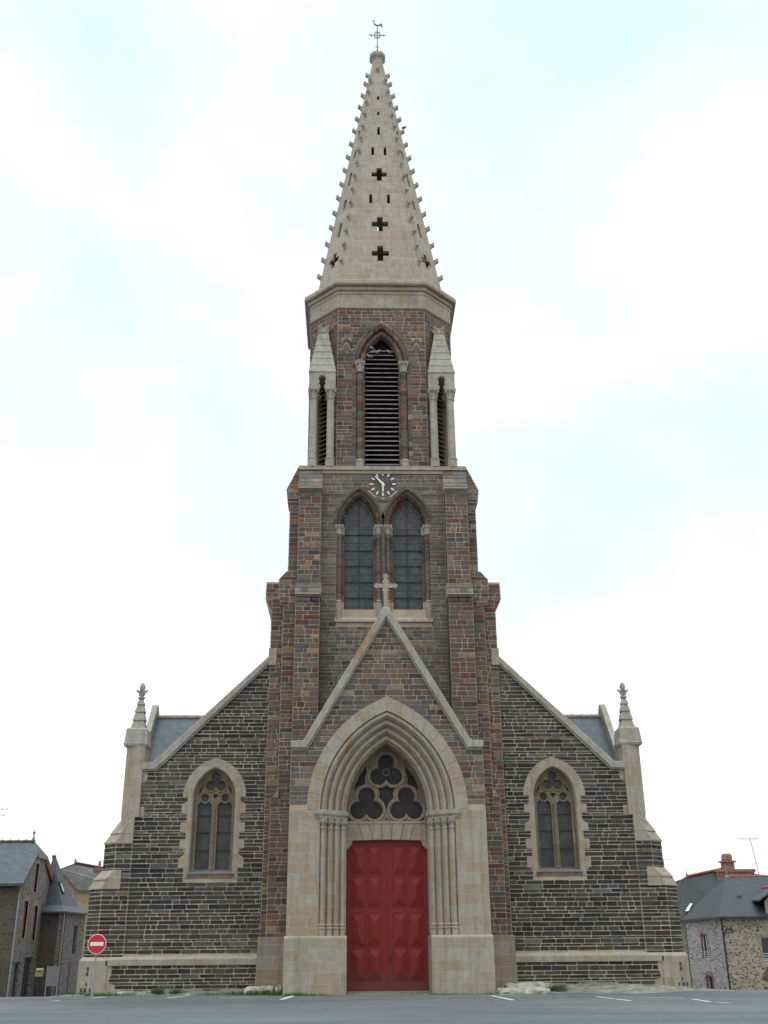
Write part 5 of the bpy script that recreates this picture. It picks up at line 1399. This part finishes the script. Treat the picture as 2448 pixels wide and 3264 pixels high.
# pale stone slabs either side of the portal
def slab(x0, x1, y0, y1, z1, seed, label, group='rough stone slabs beside the portal'):
    rng = random.Random(seed); mb = MB(); n = 9
    rings = []
    for i in range(n + 1):
        x = x0 + (x1 - x0) * i / n; e = .75 if i in (0, n) else 1
        j = lambda s: rng.uniform(-s, s) * 1.8
        rings.append([(x, y0 + j(.03) + (1 - e) * .2, -.02), (x, y0 + j(.03) + (1 - e) * .15, z1 * .55 * e + j(.02)), (x, y0 + .10 + j(.03), z1 * e + j(.02)), (x, y1 - .05 + j(.03), z1 * e + .02 + j(.02)), (x, y1, -.02)])
    mb.loft(rings)
    return tag(link('stone_slab', mb, 'rock', bevel=.015), label, 'stone', group)
slab(3.80, 5.60, -.75, -.10, .19, 1, 'long pale rough stone slab on the ground right of the portal')
slab(4.2, 5.9, .15, .9, .30, 2, 'second pale slab lying behind the long one right of the portal')
slab(-5.2, -4.15, .6, 1.2, .26, 3, 'rounded whitish stone in the grass left of the portal')
slab(-4.05, -3.83, .2, 1.0, .30, 4, 'narrow upright pale stone leaning against the left side of the portal plinth')

# grass tufts and weeds
mb = MB(); rng = random.Random(4)
def tuft(cx, cy, n, h, spread):
    for _ in range(n):
        x, y = cx + rng.gauss(0, spread), cy + rng.gauss(0, spread * .5); a = rng.uniform(0, 2 * PI); hh = h * rng.uniform(.4, 1.1); w = .012
        dx, dy = math.cos(a), math.sin(a); b = rng.uniform(.1, .6) * hh; z = gz(x, y)
        mb.poly([(x - dy * w, y + dx * w, z), (x + dy * w, y - dx * w, z), (x + dx * b * .5 + dy * w * .6, y + dy * b * .5 - dx * w * .6, z + hh * .6), (x + dx * b, y + dy * b, z + hh)])
for cx, cy, n, h, s_ in ((-4.6, .6, 500, .20, .35), (-3.9, .1, 300, .16, .2), (-3.3, -.3, 260, .12, .25), (-2.6, -.3, 160, .08, .3), (-8.4, 1.4, 260, .26, .14), (-7.7, 1.4, 220, .24, .12), (-11.2, 1.5, 400, .14, .35), (-6.2, 1.2, 300, .08, .8),
                         (-9.5, 1.4, 200, .1, .5), (5.95, .0, 420, .30, .18), (5.6, .9, 200, .2, .2), (3.9, -.7, 200, .08, .3), (8.5, 2.2, 150, .1, .7), (1.9, -.35, 160, .06, .5), (11.6, 2.4, 150, .12, .3), (-10.4, 1.2, 260, .12, .4), (-5.2, .9, 320, .12, .4), (-9.0, 1.2, 200, .08, .6), (7.0, .4, 160, .10, .5), (9.8, 1.6, 160, .1, .5)):
    tuft(cx, cy, n, h, s_)
structure('grass', mb, 'grass', kind='stuff', recalc=False)

# ================================================================= NO-ENTRY SIGN
sx, sy = -10.22, -.9
t = thing('no_entry_sign', (sx, sy, 0), 'round red no entry sign with white bar on a grey post by the left corner', 'road sign')
mb = MB(); mb.tube([(sx - .03, sy + .03, -.1), (sx, sy + .03, 1.75)], .030, 12); link('pole', mb, 'galv', t)
def disc(r, y, th, n=40):
    m = MB(); m.loft([[(sx + r * math.cos(2 * PI * k / n), yy, 1.72 + r * math.sin(2 * PI * k / n)) for k in range(n)] for yy in (y, y + th)]); return m
ds = link('disc', disc(.315, sy - .02, .02), 'sign_red', t)
mb = MB(); mb.tube([(sx + .312 * math.cos(2 * PI * k / 40), sy - .012, 1.72 + .312 * math.sin(2 * PI * k / 40)) for k in range(40)], .012, 6, closed=True); link('rim', mb, 'white', ds)
mb = MB(); mb.box(sx - .225, sx + .225, sy - .026, sy - .021, 1.665, 1.785); link('white_bar', mb, 'white', ds)
mb = MB(); mb.box(sx - .06, sx + .06, sy, sy + .04, 1.80, 1.83); mb.box(sx - .06, sx + .06, sy, sy + .04, 1.60, 1.63); link('bracket', mb, 'galv', t)

# ================================================================= HOUSES
def wall_quad(mb, p0, p1, z0, z1, holes=(), thick=.3, top=None):
    """vertical wall from plan point p0 to p1 (outside on the right-hand side), holes (u0,u1,z0,z1)"""
    a, b = Vector((*p0, 0)), Vector((*p1, 0)); U = (b - a).normalized(); N = Vector((U.y, -U.x, 0)); a = a + U * .006; b = b - U * .006; L = (b - a).length
    out = [(0, z0), (L, z0)] + (top(L) if top else [(L, z1), (0, z1)])
    mb.plate(out, [rect(*h) for h in holes], (a, U, Vector((0, 0, 1)), N), 0, -thick)
    return (a, U, N, L)
def house_window(parent, F, u0, u1, z0, z1, frame_mat, glass='glass', surround=None, bars=True, name='window', recess=.16, guard=False):
    a, U, N, L = F; up = Vector((0, 0, 1))
    def bx(m, ua, ub, za, zb, d0, d1):
        m.loft([[a + U * ua + up * za + N * d0, a + U * ub + up * za + N * d0, a + U * ub + up * zb + N * d0, a + U * ua + up * zb + N * d0],
                [a + U * ua + up * za + N * d1, a + U * ub + up * za + N * d1, a + U * ub + up * zb + N * d1, a + U * ua + up * zb + N * d1]])
    mb = MB(); w = .06
    for q in ((u0, u0 + w, z0, z1), (u1 - w, u1, z0, z1), (u0 + w, u1 - w, z0, z0 + w), (u0 + w, u1 - w, z1 - w, z1)): bx(mb, *q, -recess + .03, -recess - .03)
    if bars:
        m_ = (u0 + u1) / 2; bx(mb, m_ - .025, m_ + .025, z0 + w, z1 - w, -recess + .02, -recess - .02)
    wn = link(name, mb, frame_mat, parent)
    mb = MB(); bx(mb, u0 + w, u1 - w, z0 + w, z1 - w, -recess - .005, -recess - .02); link('pane', mb, glass, wn)
    if surround:
        mb = MB(); s = .16
        for q in ((u0 - s, u0, z0 - .05, z1), (u1, u1 + s, z0 - .05, z1)): bx(mb, *q, .015, -.1)
        arc = [((u0 + u1) / 2 + ((u1 - u0) / 2 + s) * math.cos(PI - PI * k / 8), z1 + .02 + .26 * math.sin(PI * k / 8)) for k in range(9)]
        mb.plate([(u0 - s, z1)] + arc[1:-1] + [(u1 + s, z1)], [], (a, U, up, N), .015, -.1)
        link('surround', mb, surround, wn)
    if guard:
        mb = MB()
        for k in range(3): bx(mb, u0, u1, z0 + .12 + k * .15, z0 + .15 + k * .15, -.04, -.06)
        link('guard_rail', mb, 'white', wn)
    return wn

# --- House A: long schist house, front to the square, half-hipped gable towards the church
A = thing('stone_house', (-19, 18, -.75), 'brown schist house at the far left with half-hipped grey slate roof and tall brick-edged slits', 'house')
x1, y0, y1, zb, ze, zr = -18.85, 18.0, 25.2, -.8, 4.55, 7.15
mb = MB()
F1 = wall_quad(mb, (-32, y0), (x1, y0), -1.2, ze)
wa = link('wall', mb, 'rubble_dark', A)
mb = MB()
yr = (y0 + y1) / 2 - .9
gt = lambda L: [(L, ze), (L * .60, 6.55), (L * .22, 6.55 if 0 else 6.0), (0, ze)]
gt = lambda L: [(L, 4.5), (L * .62, 6.5), (L * .40, 6.5), (0, 4.5)]
slits = [(2.45, 3.05, 4.45, 5.95), (1.10, 1.85, 2.10, 3.95), (3.00, 3.75, 2.0, 3.75), (.75, 1.65, -1.1, .95), (2.45, 3.95, -1.1, 1.15)]
F2 = wall_quad(mb, (x1, y0), (x1, y1), -1.2, ze, [(a, b, c, d) for a, b, c, d in slits], .3, gt)
gw = link('gable_wall', mb, 'rubble_brown', A)
for i, (a, b, c, d) in enumerate(slits):
    nm = 'slit_window' if i < 3 else 'doorway'
    house_window(A, F2, a, b, c, d, 'brick_slit' if i < 3 else 'lead', 'glass' if i >= 3 else 'brick_slit', 'brick_pale' if i < 3 else None, bars=(i >= 3), name=nm, recess=.12)
# roof
mb = MB(); yrg = 21.3
rx = x1 - .45
e0, e1 = (y0 - .35, ze + .20), (y1 + .35, ze - .15)
ov = x1 + .08
V3 = lambda *p: Vector(p)
ridge_end = V3(-19.3, yrg, zr); hipL = V3(ov, 20.35, 6.45); hipR = V3(ov, 22.3, 6.45)
cornerL = V3(-18.6, e0[0], e0[1]); cornerR = V3(-18.6, e1[0], e1[1])
def slabr(m, pts, t=.14):
    m.loft([[Vector(p) for p in pts], [Vector(p) - Vector((0, 0, t)) for p in pts]])
slabr(mb, [V3(-34, e0[0], e0[1]), cornerL, hipL, ridge_end, V3(-34, yrg, zr)])
slabr(mb, [ridge_end, hipR, cornerR, V3(-34, e1[0], e1[1]), V3(-34, yrg, zr)])
slabr(mb, [hipL, hipR, ridge_end])
rf = link('roof', mb, 'slate_house', A)
mb = MB(); x = -33.0
while x < -19.5: mb.tube([(x, yrg, zr + .02), (x + .42, yrg, zr + .02)], .09, 6); mb.tube([(x + .40, yrg, zr + .03), (x + .46, yrg, zr + .03)], .12, 6); x += .44
link('ridge_tiles', mb, 'ridge_dark', rf)
mb = MB(); mb.lathe(-19.4, yrg, [(.10, zr), (.12, zr + .08), (.05, zr + .25), (.03, zr + .4), (.07, zr + .47), (.07, zr + .53), (.015, zr + .6), (.005, zr + .75)], 10); link('finial', mb, 'lead', rf)
mb = MB(); mb.box(-21.6, -21.3, 20.2, 20.32, 6.28, 6.38); link('roof_vent', mb, 'slate_dark', rf)
mb = MB()
for q0, q1 in ((hipR, cornerR),):
    mb.loft([[q0 + V3(0, 0, -.15), q1 + V3(0, 0, -.15), q1 + V3(-.5, -.0, -.15), q0 + V3(-.5, 0, -.15)], [q0 + V3(0, 0, -.45), q1 + V3(0, 0, -.45), q1 + V3(-.5, 0, -.45), q0 + V3(-.5, 0, -.45)]])
link('bargeboard', mb, 'wood', rf)
mb = MB(); mb.loft([[hipL + V3(.02, 0, -.02), hipR + V3(.02, 0, -.02), hipR + V3(.02, 0, -.2), hipL + V3(.02, 0, -.2)], [hipL + V3(-.12, 0, -.02), hipR + V3(-.12, 0, -.02), hipR + V3(-.12, 0, -.2), hipL + V3(-.12, 0, -.2)]]); link('fascia', mb, 'lead', rf)
mb = MB(); mb.tube([(x1 + .06, y0 - .06, -.9), (x1 + .06, y0 - .06, 4.3)], .045, 8); link('drainpipe', mb, 'galv', A)

# --- House B: small square annexe with bell-cast slate roof
B = thing('slate_roofed_annexe', (-17.5, 23, -.9), 'dark square stone outbuilding with bell-cast slate roof and skylight beside the gabled house', 'house')
bx0, bx1, by0, by1 = -20.0, -17.15, 21.0, 26.5
Bc = Vector((-17.55, 22.6)); # near corner seen from the square
BL = Vector((-19.6, 22.9)); BR = Vector((-17.25, 26.3)); BB = BL + (BR - Bc)
mb = MB()
FB1 = wall_quad(mb, tuple(BL), tuple(Bc), -1.3, 3.55)
link('wall', mb, 'rubble_dark', B)
mb = MB()
FB2 = wall_quad(mb, tuple(Bc), tuple(BR), -1.3, 3.55, [(1.9, 2.5, 1.3, 2.8)])
link('wall', mb, 'rubble_brown', B)
mb = MB(); wall_quad(mb, tuple(BR), tuple(BB), -1.3, 3.55); link('wall', mb, 'rubble_brown', B)
house_window(B, FB2, 1.9, 2.5, 1.3, 2.8, 'rubble_dark', 'glass', None, False)
mb = MB(); up = Vector((0, 0, 1))
cen = (Bc + BR + BL + BB) / 4
apx = Vector((-18.95, 24.3, 6.6))
def rr(k, z, ex=0.0):
    out = []
    for c in (BL, Bc, BR, BB):
        p = Vector((c.x, c.y)) + (Vector((c.x, c.y)) - cen).normalized() * ex
        out.append(Vector((p.x + (apx.x - p.x) * k, p.y + (apx.y - p.y) * k, z)))
    return out
mb.loft([rr(0, 3.42, .35), rr(0, 3.50, .35), rr(.20, 3.85), rr(.40, 4.42), rr(.60, 5.05), rr(.96, 6.6)])
rb = link('roof', mb, 'slate_house', B)
mb = MB(); p, q = Vector((-17.28, 24.0, 4.95)), Vector((-17.0, 23.8, 4.55))
def on_roof(t, k):   # point on the right-hand slope: t along the wall, k up the slope
    rows = [(0, 3.50), (.20, 3.85), (.40, 4.42), (.60, 5.05), (.96, 6.6)]
    for (k0, z0), (k1, z1) in zip(rows[:-1], rows[1:]):
        if k <= k1: z = z0 + (z1 - z0) * (k - k0) / (k1 - k0); break
    b = Bc + (BR - Bc) * t; return Vector((b.x + (apx.x - b.x) * k, b.y + (apx.y - b.y) * k, z))
o = Vector((.05, -.06, .05))
mb.loft([[on_roof(.22, .42) + o, on_roof(.36, .42) + o, on_roof(.30, .62) + o, on_roof(.13, .62) + o], [on_roof(.22, .42) - o, on_roof(.36, .42) - o, on_roof(.30, .62) - o, on_roof(.13, .62) - o]])
sk = link('skylight', mb, 'slate_dark', rb)
mb = MB(); o2 = o * 1.25; mb.poly([on_roof(.25, .45) + o2, on_roof(.34, .45) + o2, on_roof(.30, .585) + o2, on_roof(.18, .585) + o2]); link('pane', mb, 'glass_pale', sk)
mb = MB(); mb.tube([(Bc.x + .02, Bc.y - .08, -1.0), (Bc.x + .02, Bc.y - .08, 3.4)], .05, 8); link('drainpipe', mb, 'galv', B)
mb = MB(); mb.box(apx.x - .10, apx.x + .10, apx.y - .10, apx.y + .10, 6.45, 6.66); link('ridge_cap', mb, 'ridge_dark', rb)

# small things in front of the left houses
t = thing('letter_box', (-17.15, 17.4, -.7), 'small yellow letter box on a post before the dark annexe wall', 'letter box')
mb = MB(); mb.box(-17.32, -16.98, 17.3, 17.55, .28, .60); mb.loft([[(-17.34, 17.28, .60), (-16.96, 17.28, .60), (-16.96, 17.57, .60), (-17.34, 17.57, .60)], [(-17.3, 17.38, .67), (-17.0, 17.38, .67), (-17.0, 17.47, .67), (-17.3, 17.47, .67)]]); bxo = link('box', mb, 'yellow', t, bevel=.01)
mb = MB(); mb.box(-17.26, -17.04, 17.285, 17.30, .50, .53); link('slot', mb, 'dark', bxo)
mb = MB(); mb.tube([(-17.15, 17.45, -.75), (-17.15, 17.45, .3)], .03, 8); link('post', mb, 'iron', t)
t = thing('notice_board', (-16.4, 17, -.7), 'tall plain whitish board fixed to a thin post by the metal fence', 'board')
mb = MB(); mb.box(-16.62, -16.12, 17.0, 17.05, -.15, .75); link('panel', mb, 'lead', t)
mb = MB(); mb.box(-16.60, -16.14, 16.99, 17.0, -.13, .73); link('face', mb, 'clock_stone', t)
bpy.data.objects.remove(bpy.data.objects['face'])
mb = MB()
for x in (-16.66, -16.08): mb.tube([(x, 17.03, -.75), (x, 17.03, .8)], .025, 8)
link('post', mb, 'galv', t)
t = thing('mesh_fence', (-17.5, 17.6, -.7), 'thin dark wire fence with slim posts between the left houses and the church', 'fence')
for x in (-19.2, -15.75, -14.4):
    mb = MB(); mb.tube([(x, 17.7, -.8), (x, 17.7, .95)], .022, 6); link('post', mb, 'iron', t)
mb = MB()
for z in (.9, .45, 0.0): mb.tube([(-19.2, 17.7, z), (-14.0, 17.7, z - .03)], .009, 5)
for i in range(26): mb.tube([(-19.2 + i * .2, 17.7, -.6), (-19.2 + i * .2, 17.7, .9)], .004, 4)
link('wire_mesh', mb, 'iron', t)

# --- House C: farther gabled house with brick chimney
Cc = thing('gabled_house', (-22, 45, -1.5), 'distant house behind the annexe with worn brown gable, tan wall and brick chimney', 'house')
mb = MB()
gx0, gx1, gy = -24.3, -22.6, 45.0
F = wall_quad(mb, (-25.4, gy), (-22.55, gy), -2.2, 5.6, [], .3, lambda L: [(L, 6.1), (L * .8, 6.4), (L * .52, 7.3), (0, 6.2)])
link('wall', mb, 'brick_pale', Cc)
mb = MB(); wall_quad(mb, (-22.5, gy - .2), (-18.6, gy + 1.2), -2.2, 5.65); link('wall', mb, 'render_tan', Cc)
mb = MB()
slabr(mb, [V3(-24.0, gy - .35, 7.25), V3(-22.4, gy - .35, 5.75), V3(-18.5, gy + .95, 5.75), V3(-20.5, gy + 3, 7.35), V3(-23.0, gy + .4, 7.75)])
slabr(mb, [V3(-24.0, gy - .3, 7.2), V3(-23.0, gy + .4, 7.75), V3(-25.4, gy + 3, 6.2), V3(-25.6, gy - .3, 6.25)])
rc = link('roof', mb, 'granite_dark', Cc)
rc.data.materials[0] = M['slate_worn']
mb = MB(); mb.tube([(-23.0, gy + .35, 7.78), (-20.6, gy + 2.8, 7.42)], .05, 6); link('ridge_tiles', mb, 'ridge_dark', rc)
mb = MB(); mb.lathe(-23.05, gy + .4, [(.1, 7.7), (.06, 7.85), (.10, 7.92), (.03, 8.05), (.01, 8.2)], 8); link('finial', mb, 'lead', rc)
mb = MB(); mb.box(-21.65, -20.75, gy + .8, gy + 1.5, 6.0, 7.2); mb.box(-21.7, -20.7, gy + .75, gy + 1.55, 7.2, 7.38); chm = link('chimney', mb, 'brick', Cc)
for x in (-21.3, -20.9):
    mb = MB(); mb.lathe(x, gy + 1.1, [(.12, 7.36), (.11, 7.5), (.09, 7.85), (.11, 7.88), (.10, 7.92)], 10); link('chimney_pot', mb, 'brick', chm)

# --- House D: pale rubble house at the right with hipped slate roof and dormer
D = thing('rubble_house', (23.9, 35, -1.5), 'rubble stone house at the right edge with hipped dark roof and red ridge', 'house')
Dc = (23.9, 35.0); DLp = (24.6, 46.0); DRp = (40.0, 34.6)
Dn = Vector((22.0, 41.5))
zE = 3.25
Dl0 = (23.0, 40.0)
mb = MB()
FD1 = wall_quad(mb, Dl0, Dc, -2.4, zE, [(2.0, 2.95, .55, 2.2), (2.15, 3.0, -1.85, -.5)])
link('wall', mb, 'rubble_pink', D)
mb = MB()
FD2 = wall_quad(mb, Dc, DRp, -2.4, zE, [(2.58, 3.95, .45, 1.95)])
link('wall', mb, 'rubble_tan', D)
mb = MB(); wall_quad(mb, (26.0, 50), Dl0, -2.4, zE); wall_quad(mb, DRp, (40, 46), -2.4, zE); link('wall', mb, 'rubble_pink', D)
house_window(D, FD1, 2.0, 2.95, .55, 2.2, 'white', 'glass', 'brick_pale', True, guard=True)
house_window(D, FD1, 2.15, 3.0, -1.85, -.5, 'white', 'glass', 'brick', False, name='window')
house_window(D, FD2, 2.58, 3.95, .45, 1.95, 'white', 'glass', 'brick_pale', True, guard=True)
# blocked brick arch low on the right
mb = MB(); rng = random.Random(6)
for k in range(7):
    a = PI * .95 - k * .26; c = Vector((3.55, -.95)); r0, r1 = .85, 1.25
    q = [(c.x + r * math.cos(t), c.y + r * math.sin(t)) for r, t in ((r0, a), (r0, a - .22), (r1, a - .22), (r1, a))]
    mb.tint = rng.choice([(.12, .10, .10), (.16, .08, .06), (.10, .09, .09)]); mb.plate(q, [], (FD2[0], FD2[1], up, FD2[2]), .03, -.1)
mb.tint = (.13, .09, .09)
for z in (-2.0, -1.7, -1.4): mb.plate(rect(2.35, 2.85, z, z + .26), [], (FD2[0], FD2[1], up, FD2[2]), .03, -.1)
link('stone_arch', mb, 'stone', D)
mb = MB(); R0 = V3(25.8, 38.2, 6.03); R1 = V3(40, 38.2, 6.03)
cA_, cB_ = V3(23.65, 34.6, zE - .02), V3(40.2, 34.2, zE - .02); cL_ = V3(22.75, 40.2, zE - .1)
slabr(mb, [cA_, cB_, R1, R0]); slabr(mb, [cL_, cA_, R0]); slabr(mb, [R0, R1, V3(40.2, 42.5, zE), V3(26.0, 44.0, zE)]); slabr(mb, [V3(26.0, 44.0, zE), cL_, R0])
rd = link('roof', mb, 'slate_dark', D)
mb = MB(); x = 25.9
while x < 39: mb.tube([(x, 38.2, 5.98), (x + .42, 38.2, 5.98)], .11, 6); mb.tube([(x + .4, 38.2, 6.0), (x + .46, 38.2, 6.0)], .15, 6); x += .44
link('ridge_tiles', mb, 'ridge_red', rd)
mb = MB(); mb.lathe(25.85, 38.2, [(.2, 5.85), (.16, 6.0), (.08, 6.1), (.06, 6.6), (.02, 6.9)], 8); link('finial', mb, 'lead', rd)
mb = MB(); mb.box(25.75, 26.05, 36.2, 36.35, 4.72, 4.76); link('roof_vent', mb, 'lead', rd)
mb = MB(); mb.tube([(Dc[0] + .05, Dc[1] - .07, -2.2), (Dc[0] + .05, Dc[1] - .07, 3.1)], .06, 8); mb.tube([(Dc[0] + .05, Dc[1] - .1, 2.0), (Dc[0] + .3, Dc[1] - .12, 2.45), (Dc[0] + .62, Dc[1] - .12, 2.48), (Dc[0] + .75, Dc[1] - .12, 2.3)], .045, 8); link('drainpipe', mb, 'iron', D)
mb = MB()
gt2 = lambda L: [(L, 4.2), (L / 2, 5.0), (0, 4.2)]
dF = wall_quad(mb, (27.05, 34.75), (28.75, 34.75), 3.2, 4.2, [], .2, gt2)
dm = link('dormer', mb, 'brick_pale', D)
mb = MB(); slabr(mb, [V3(26.55, 34.4, 4.3), V3(27.9, 34.4, 5.12), V3(27.9, 37.3, 5.12), V3(26.55, 36.3, 4.3)], .12); slabr(mb, [V3(27.9, 34.4, 5.12), V3(29.2, 34.4, 4.3), V3(29.2, 36.3, 4.3), V3(27.9, 37.3, 5.12)], .12); link('dormer_roof', mb, 'slate_house', dm)
mb = MB(); mb.box(26.75, 28.9, 34.70, 34.76, 3.22, 3.3); link('dormer_sill', mb, 'lead', dm)
mb = MB(); mb.tube([(27.9, 34.35, 5.15), (27.9, 37.2, 5.15)], .09, 6); link('dormer_ridge', mb, 'ridge_red', dm)

# --- House E behind: steep old slate roof, broad brick stack
E_ = thing('house_with_brick_stack', (27, 46, -2), 'house behind the rubble house with mossy dark slate roof and long red brick chimney stack', 'house')
mb = MB(); mb.box(24.2, 34, 44.3, 52, -2.6, 3.5); link('wall', mb, 'rubble_brown', E_)
mb = MB()
a_, b_, c_2, d_2 = V3(23.95, 43.8, 3.35), V3(25.2, 47.5, 6.6), V3(27.6, 45.6, 7.05), V3(27.55, 42.5, 5.9)
slabr(mb, [V3(23.9, 43.9, 3.35), V3(27.4, 42.9, 3.35), V3(28.0, 45.2, 6.95), V3(25.15, 45.2, 6.42)])
slabr(mb, [V3(23.9, 43.9, 3.35), V3(25.15, 45.2, 6.42), V3(24.6, 48, 6.1), V3(23.6, 50, 3.35)])
slabr(mb, [V3(27.4, 42.9, 3.35), V3(34, 43.2, 3.35), V3(34, 46, 6.2), V3(28.0, 45.2, 6.95)])
slabr(mb, [V3(25.15, 45.2, 6.42), V3(28.0, 45.2, 6.95), V3(34, 46, 6.2), V3(34, 52, 3.4), V3(24, 52, 3.4)])
re_ = link('roof', mb, 'slate_dark', E_)
mb = MB(); mb.tube([(25.15, 45.15, 6.46), (28.0, 45.15, 7.0)], .09, 6); mb.tube([(24.4, 45.0, 6.05), (25.15, 45.15, 6.46)], .06, 6); link('ridge_tiles', mb, 'ridge_red', re_)
mb = MB(); mb.lathe(25.1, 45.2, [(.12, 6.35), (.06, 6.5), (.09, 6.58), (.02, 6.7), (.012, 7.0)], 8); link('finial', mb, 'lead', re_)
mb = MB(); mb.box(27.35, 30.35, 44.7, 45.5, 5.2, 6.72); mb.box(27.28, 30.42, 44.62, 45.58, 6.72, 6.92); mb.box(28.0, 28.85, 44.8, 45.45, 6.92, 7.45); mb.box(27.85, 29.0, 44.68, 45.55, 7.45, 7.56)
st = link('chimney', mb, 'brick', E_)
mb = MB(); mb.lathe(28.42, 45.1, [(.40, 7.56), (.42, 7.7), (.40, 7.95), (.36, 8.05), (.30, 8.1)], 10); link('chimney_pot', mb, 'brick', st)
mb = MB(); mb.loft([[V3(24.2, 43.75, 3.85), V3(24.45, 43.7, 3.85), V3(24.95, 44.1, 4.4), V3(24.75, 44.12, 4.4)], [p + V3(0, .1, -.06) for p in (V3(24.2, 43.75, 3.85), V3(24.45, 43.7, 3.85), V3(24.95, 44.1, 4.4), V3(24.75, 44.12, 4.4))]]); link('skylight', mb, 'glass_pale', re_)

# --- aerials
def aerial(loc, z_top, span, rods, label, tilt=0.0, boomdir=(1, 0), rodlen=.55, z0=0.0):
    t = thing('tv_aerial', (loc[0], loc[1], z0), label, 'aerial', 'television aerials on the house roofs')
    mb = MB(); mb.tube([(loc[0], loc[1], z0), (loc[0] + tilt, loc[1], z_top)], .028, 6); link('mast', mb, 'galv', t)
    mb = MB(); xx = loc[0] + tilt; bd = Vector((*boomdir, 0)).normalized(); pr = Vector((-bd.y, bd.x, 0))
    c = Vector((xx, loc[1], z_top))
    mb.tube([c - bd * span * .55, c + bd * span * .45], .016, 5)
    for k in range(rods):
        q = c + bd * span * (-.53 + .96 * k / max(1, rods - 1)); mb.tube([q - pr * rodlen / 2, q + pr * rodlen / 2], .009, 4)
    link('boom', mb, 'galv', t)
    return t, c, bd
t_, c, bd = aerial((30.9, 45.2), 9.30, 1.7, 9, 'tall television aerial on a leaning mast right of the brick chimney stack', -.35, z0=6.2)
mb = MB(); mb.tube([c - bd * .55 - V3(0, 0, .12), c + bd * .55 - V3(0, 0, .12)], .012, 4); mb.tube([c + bd * .55 - V3(0, 0, .12), c + bd * .68], .012, 4); mb.tube([c - bd * .55 - V3(0, 0, .12), c - bd * .7], .012, 4); link('brace', mb, 'galv', t_)
t_, c, bd = aerial((23.6, 46.0), 7.75, 1.2, 7, 'small twin-boom television aerial just right of the church corner buttress', 0, z0=4.5)
mb = MB(); mb.tube([(23.4, 46.0, 7.1), (24.05, 46.0, 7.1)], .014, 5); mb.tube([(24.05, 46, 6.9), (24.05, 46, 7.25)], .012, 4); mb.tube([(24.1, 46, 7.6), (24.25, 46, 7.85)], .012, 4); link('lower_boom', mb, 'galv', t_)
t_, c, bd = aerial((-23.3, 25.0), 9.40, 1.9, 8, 'faint twin-boom television aerial at the extreme left edge above the slate roof', 0, rodlen=.3, z0=6.0)
mb = MB(); mb.tube([(-23.5, 25, 9.05), (-22.35, 25, 9.05)], .014, 5)
for x in (-22.75, -22.45): mb.tube([(x, 24.85, 9.05), (x, 25.15, 9.05)], .03, 5)
for x in (-22.6, -22.3): mb.tube([(x, 24.85, 9.40), (x, 25.15, 9.40)], .03, 5)
link('lower_boom', mb, 'galv', t_)
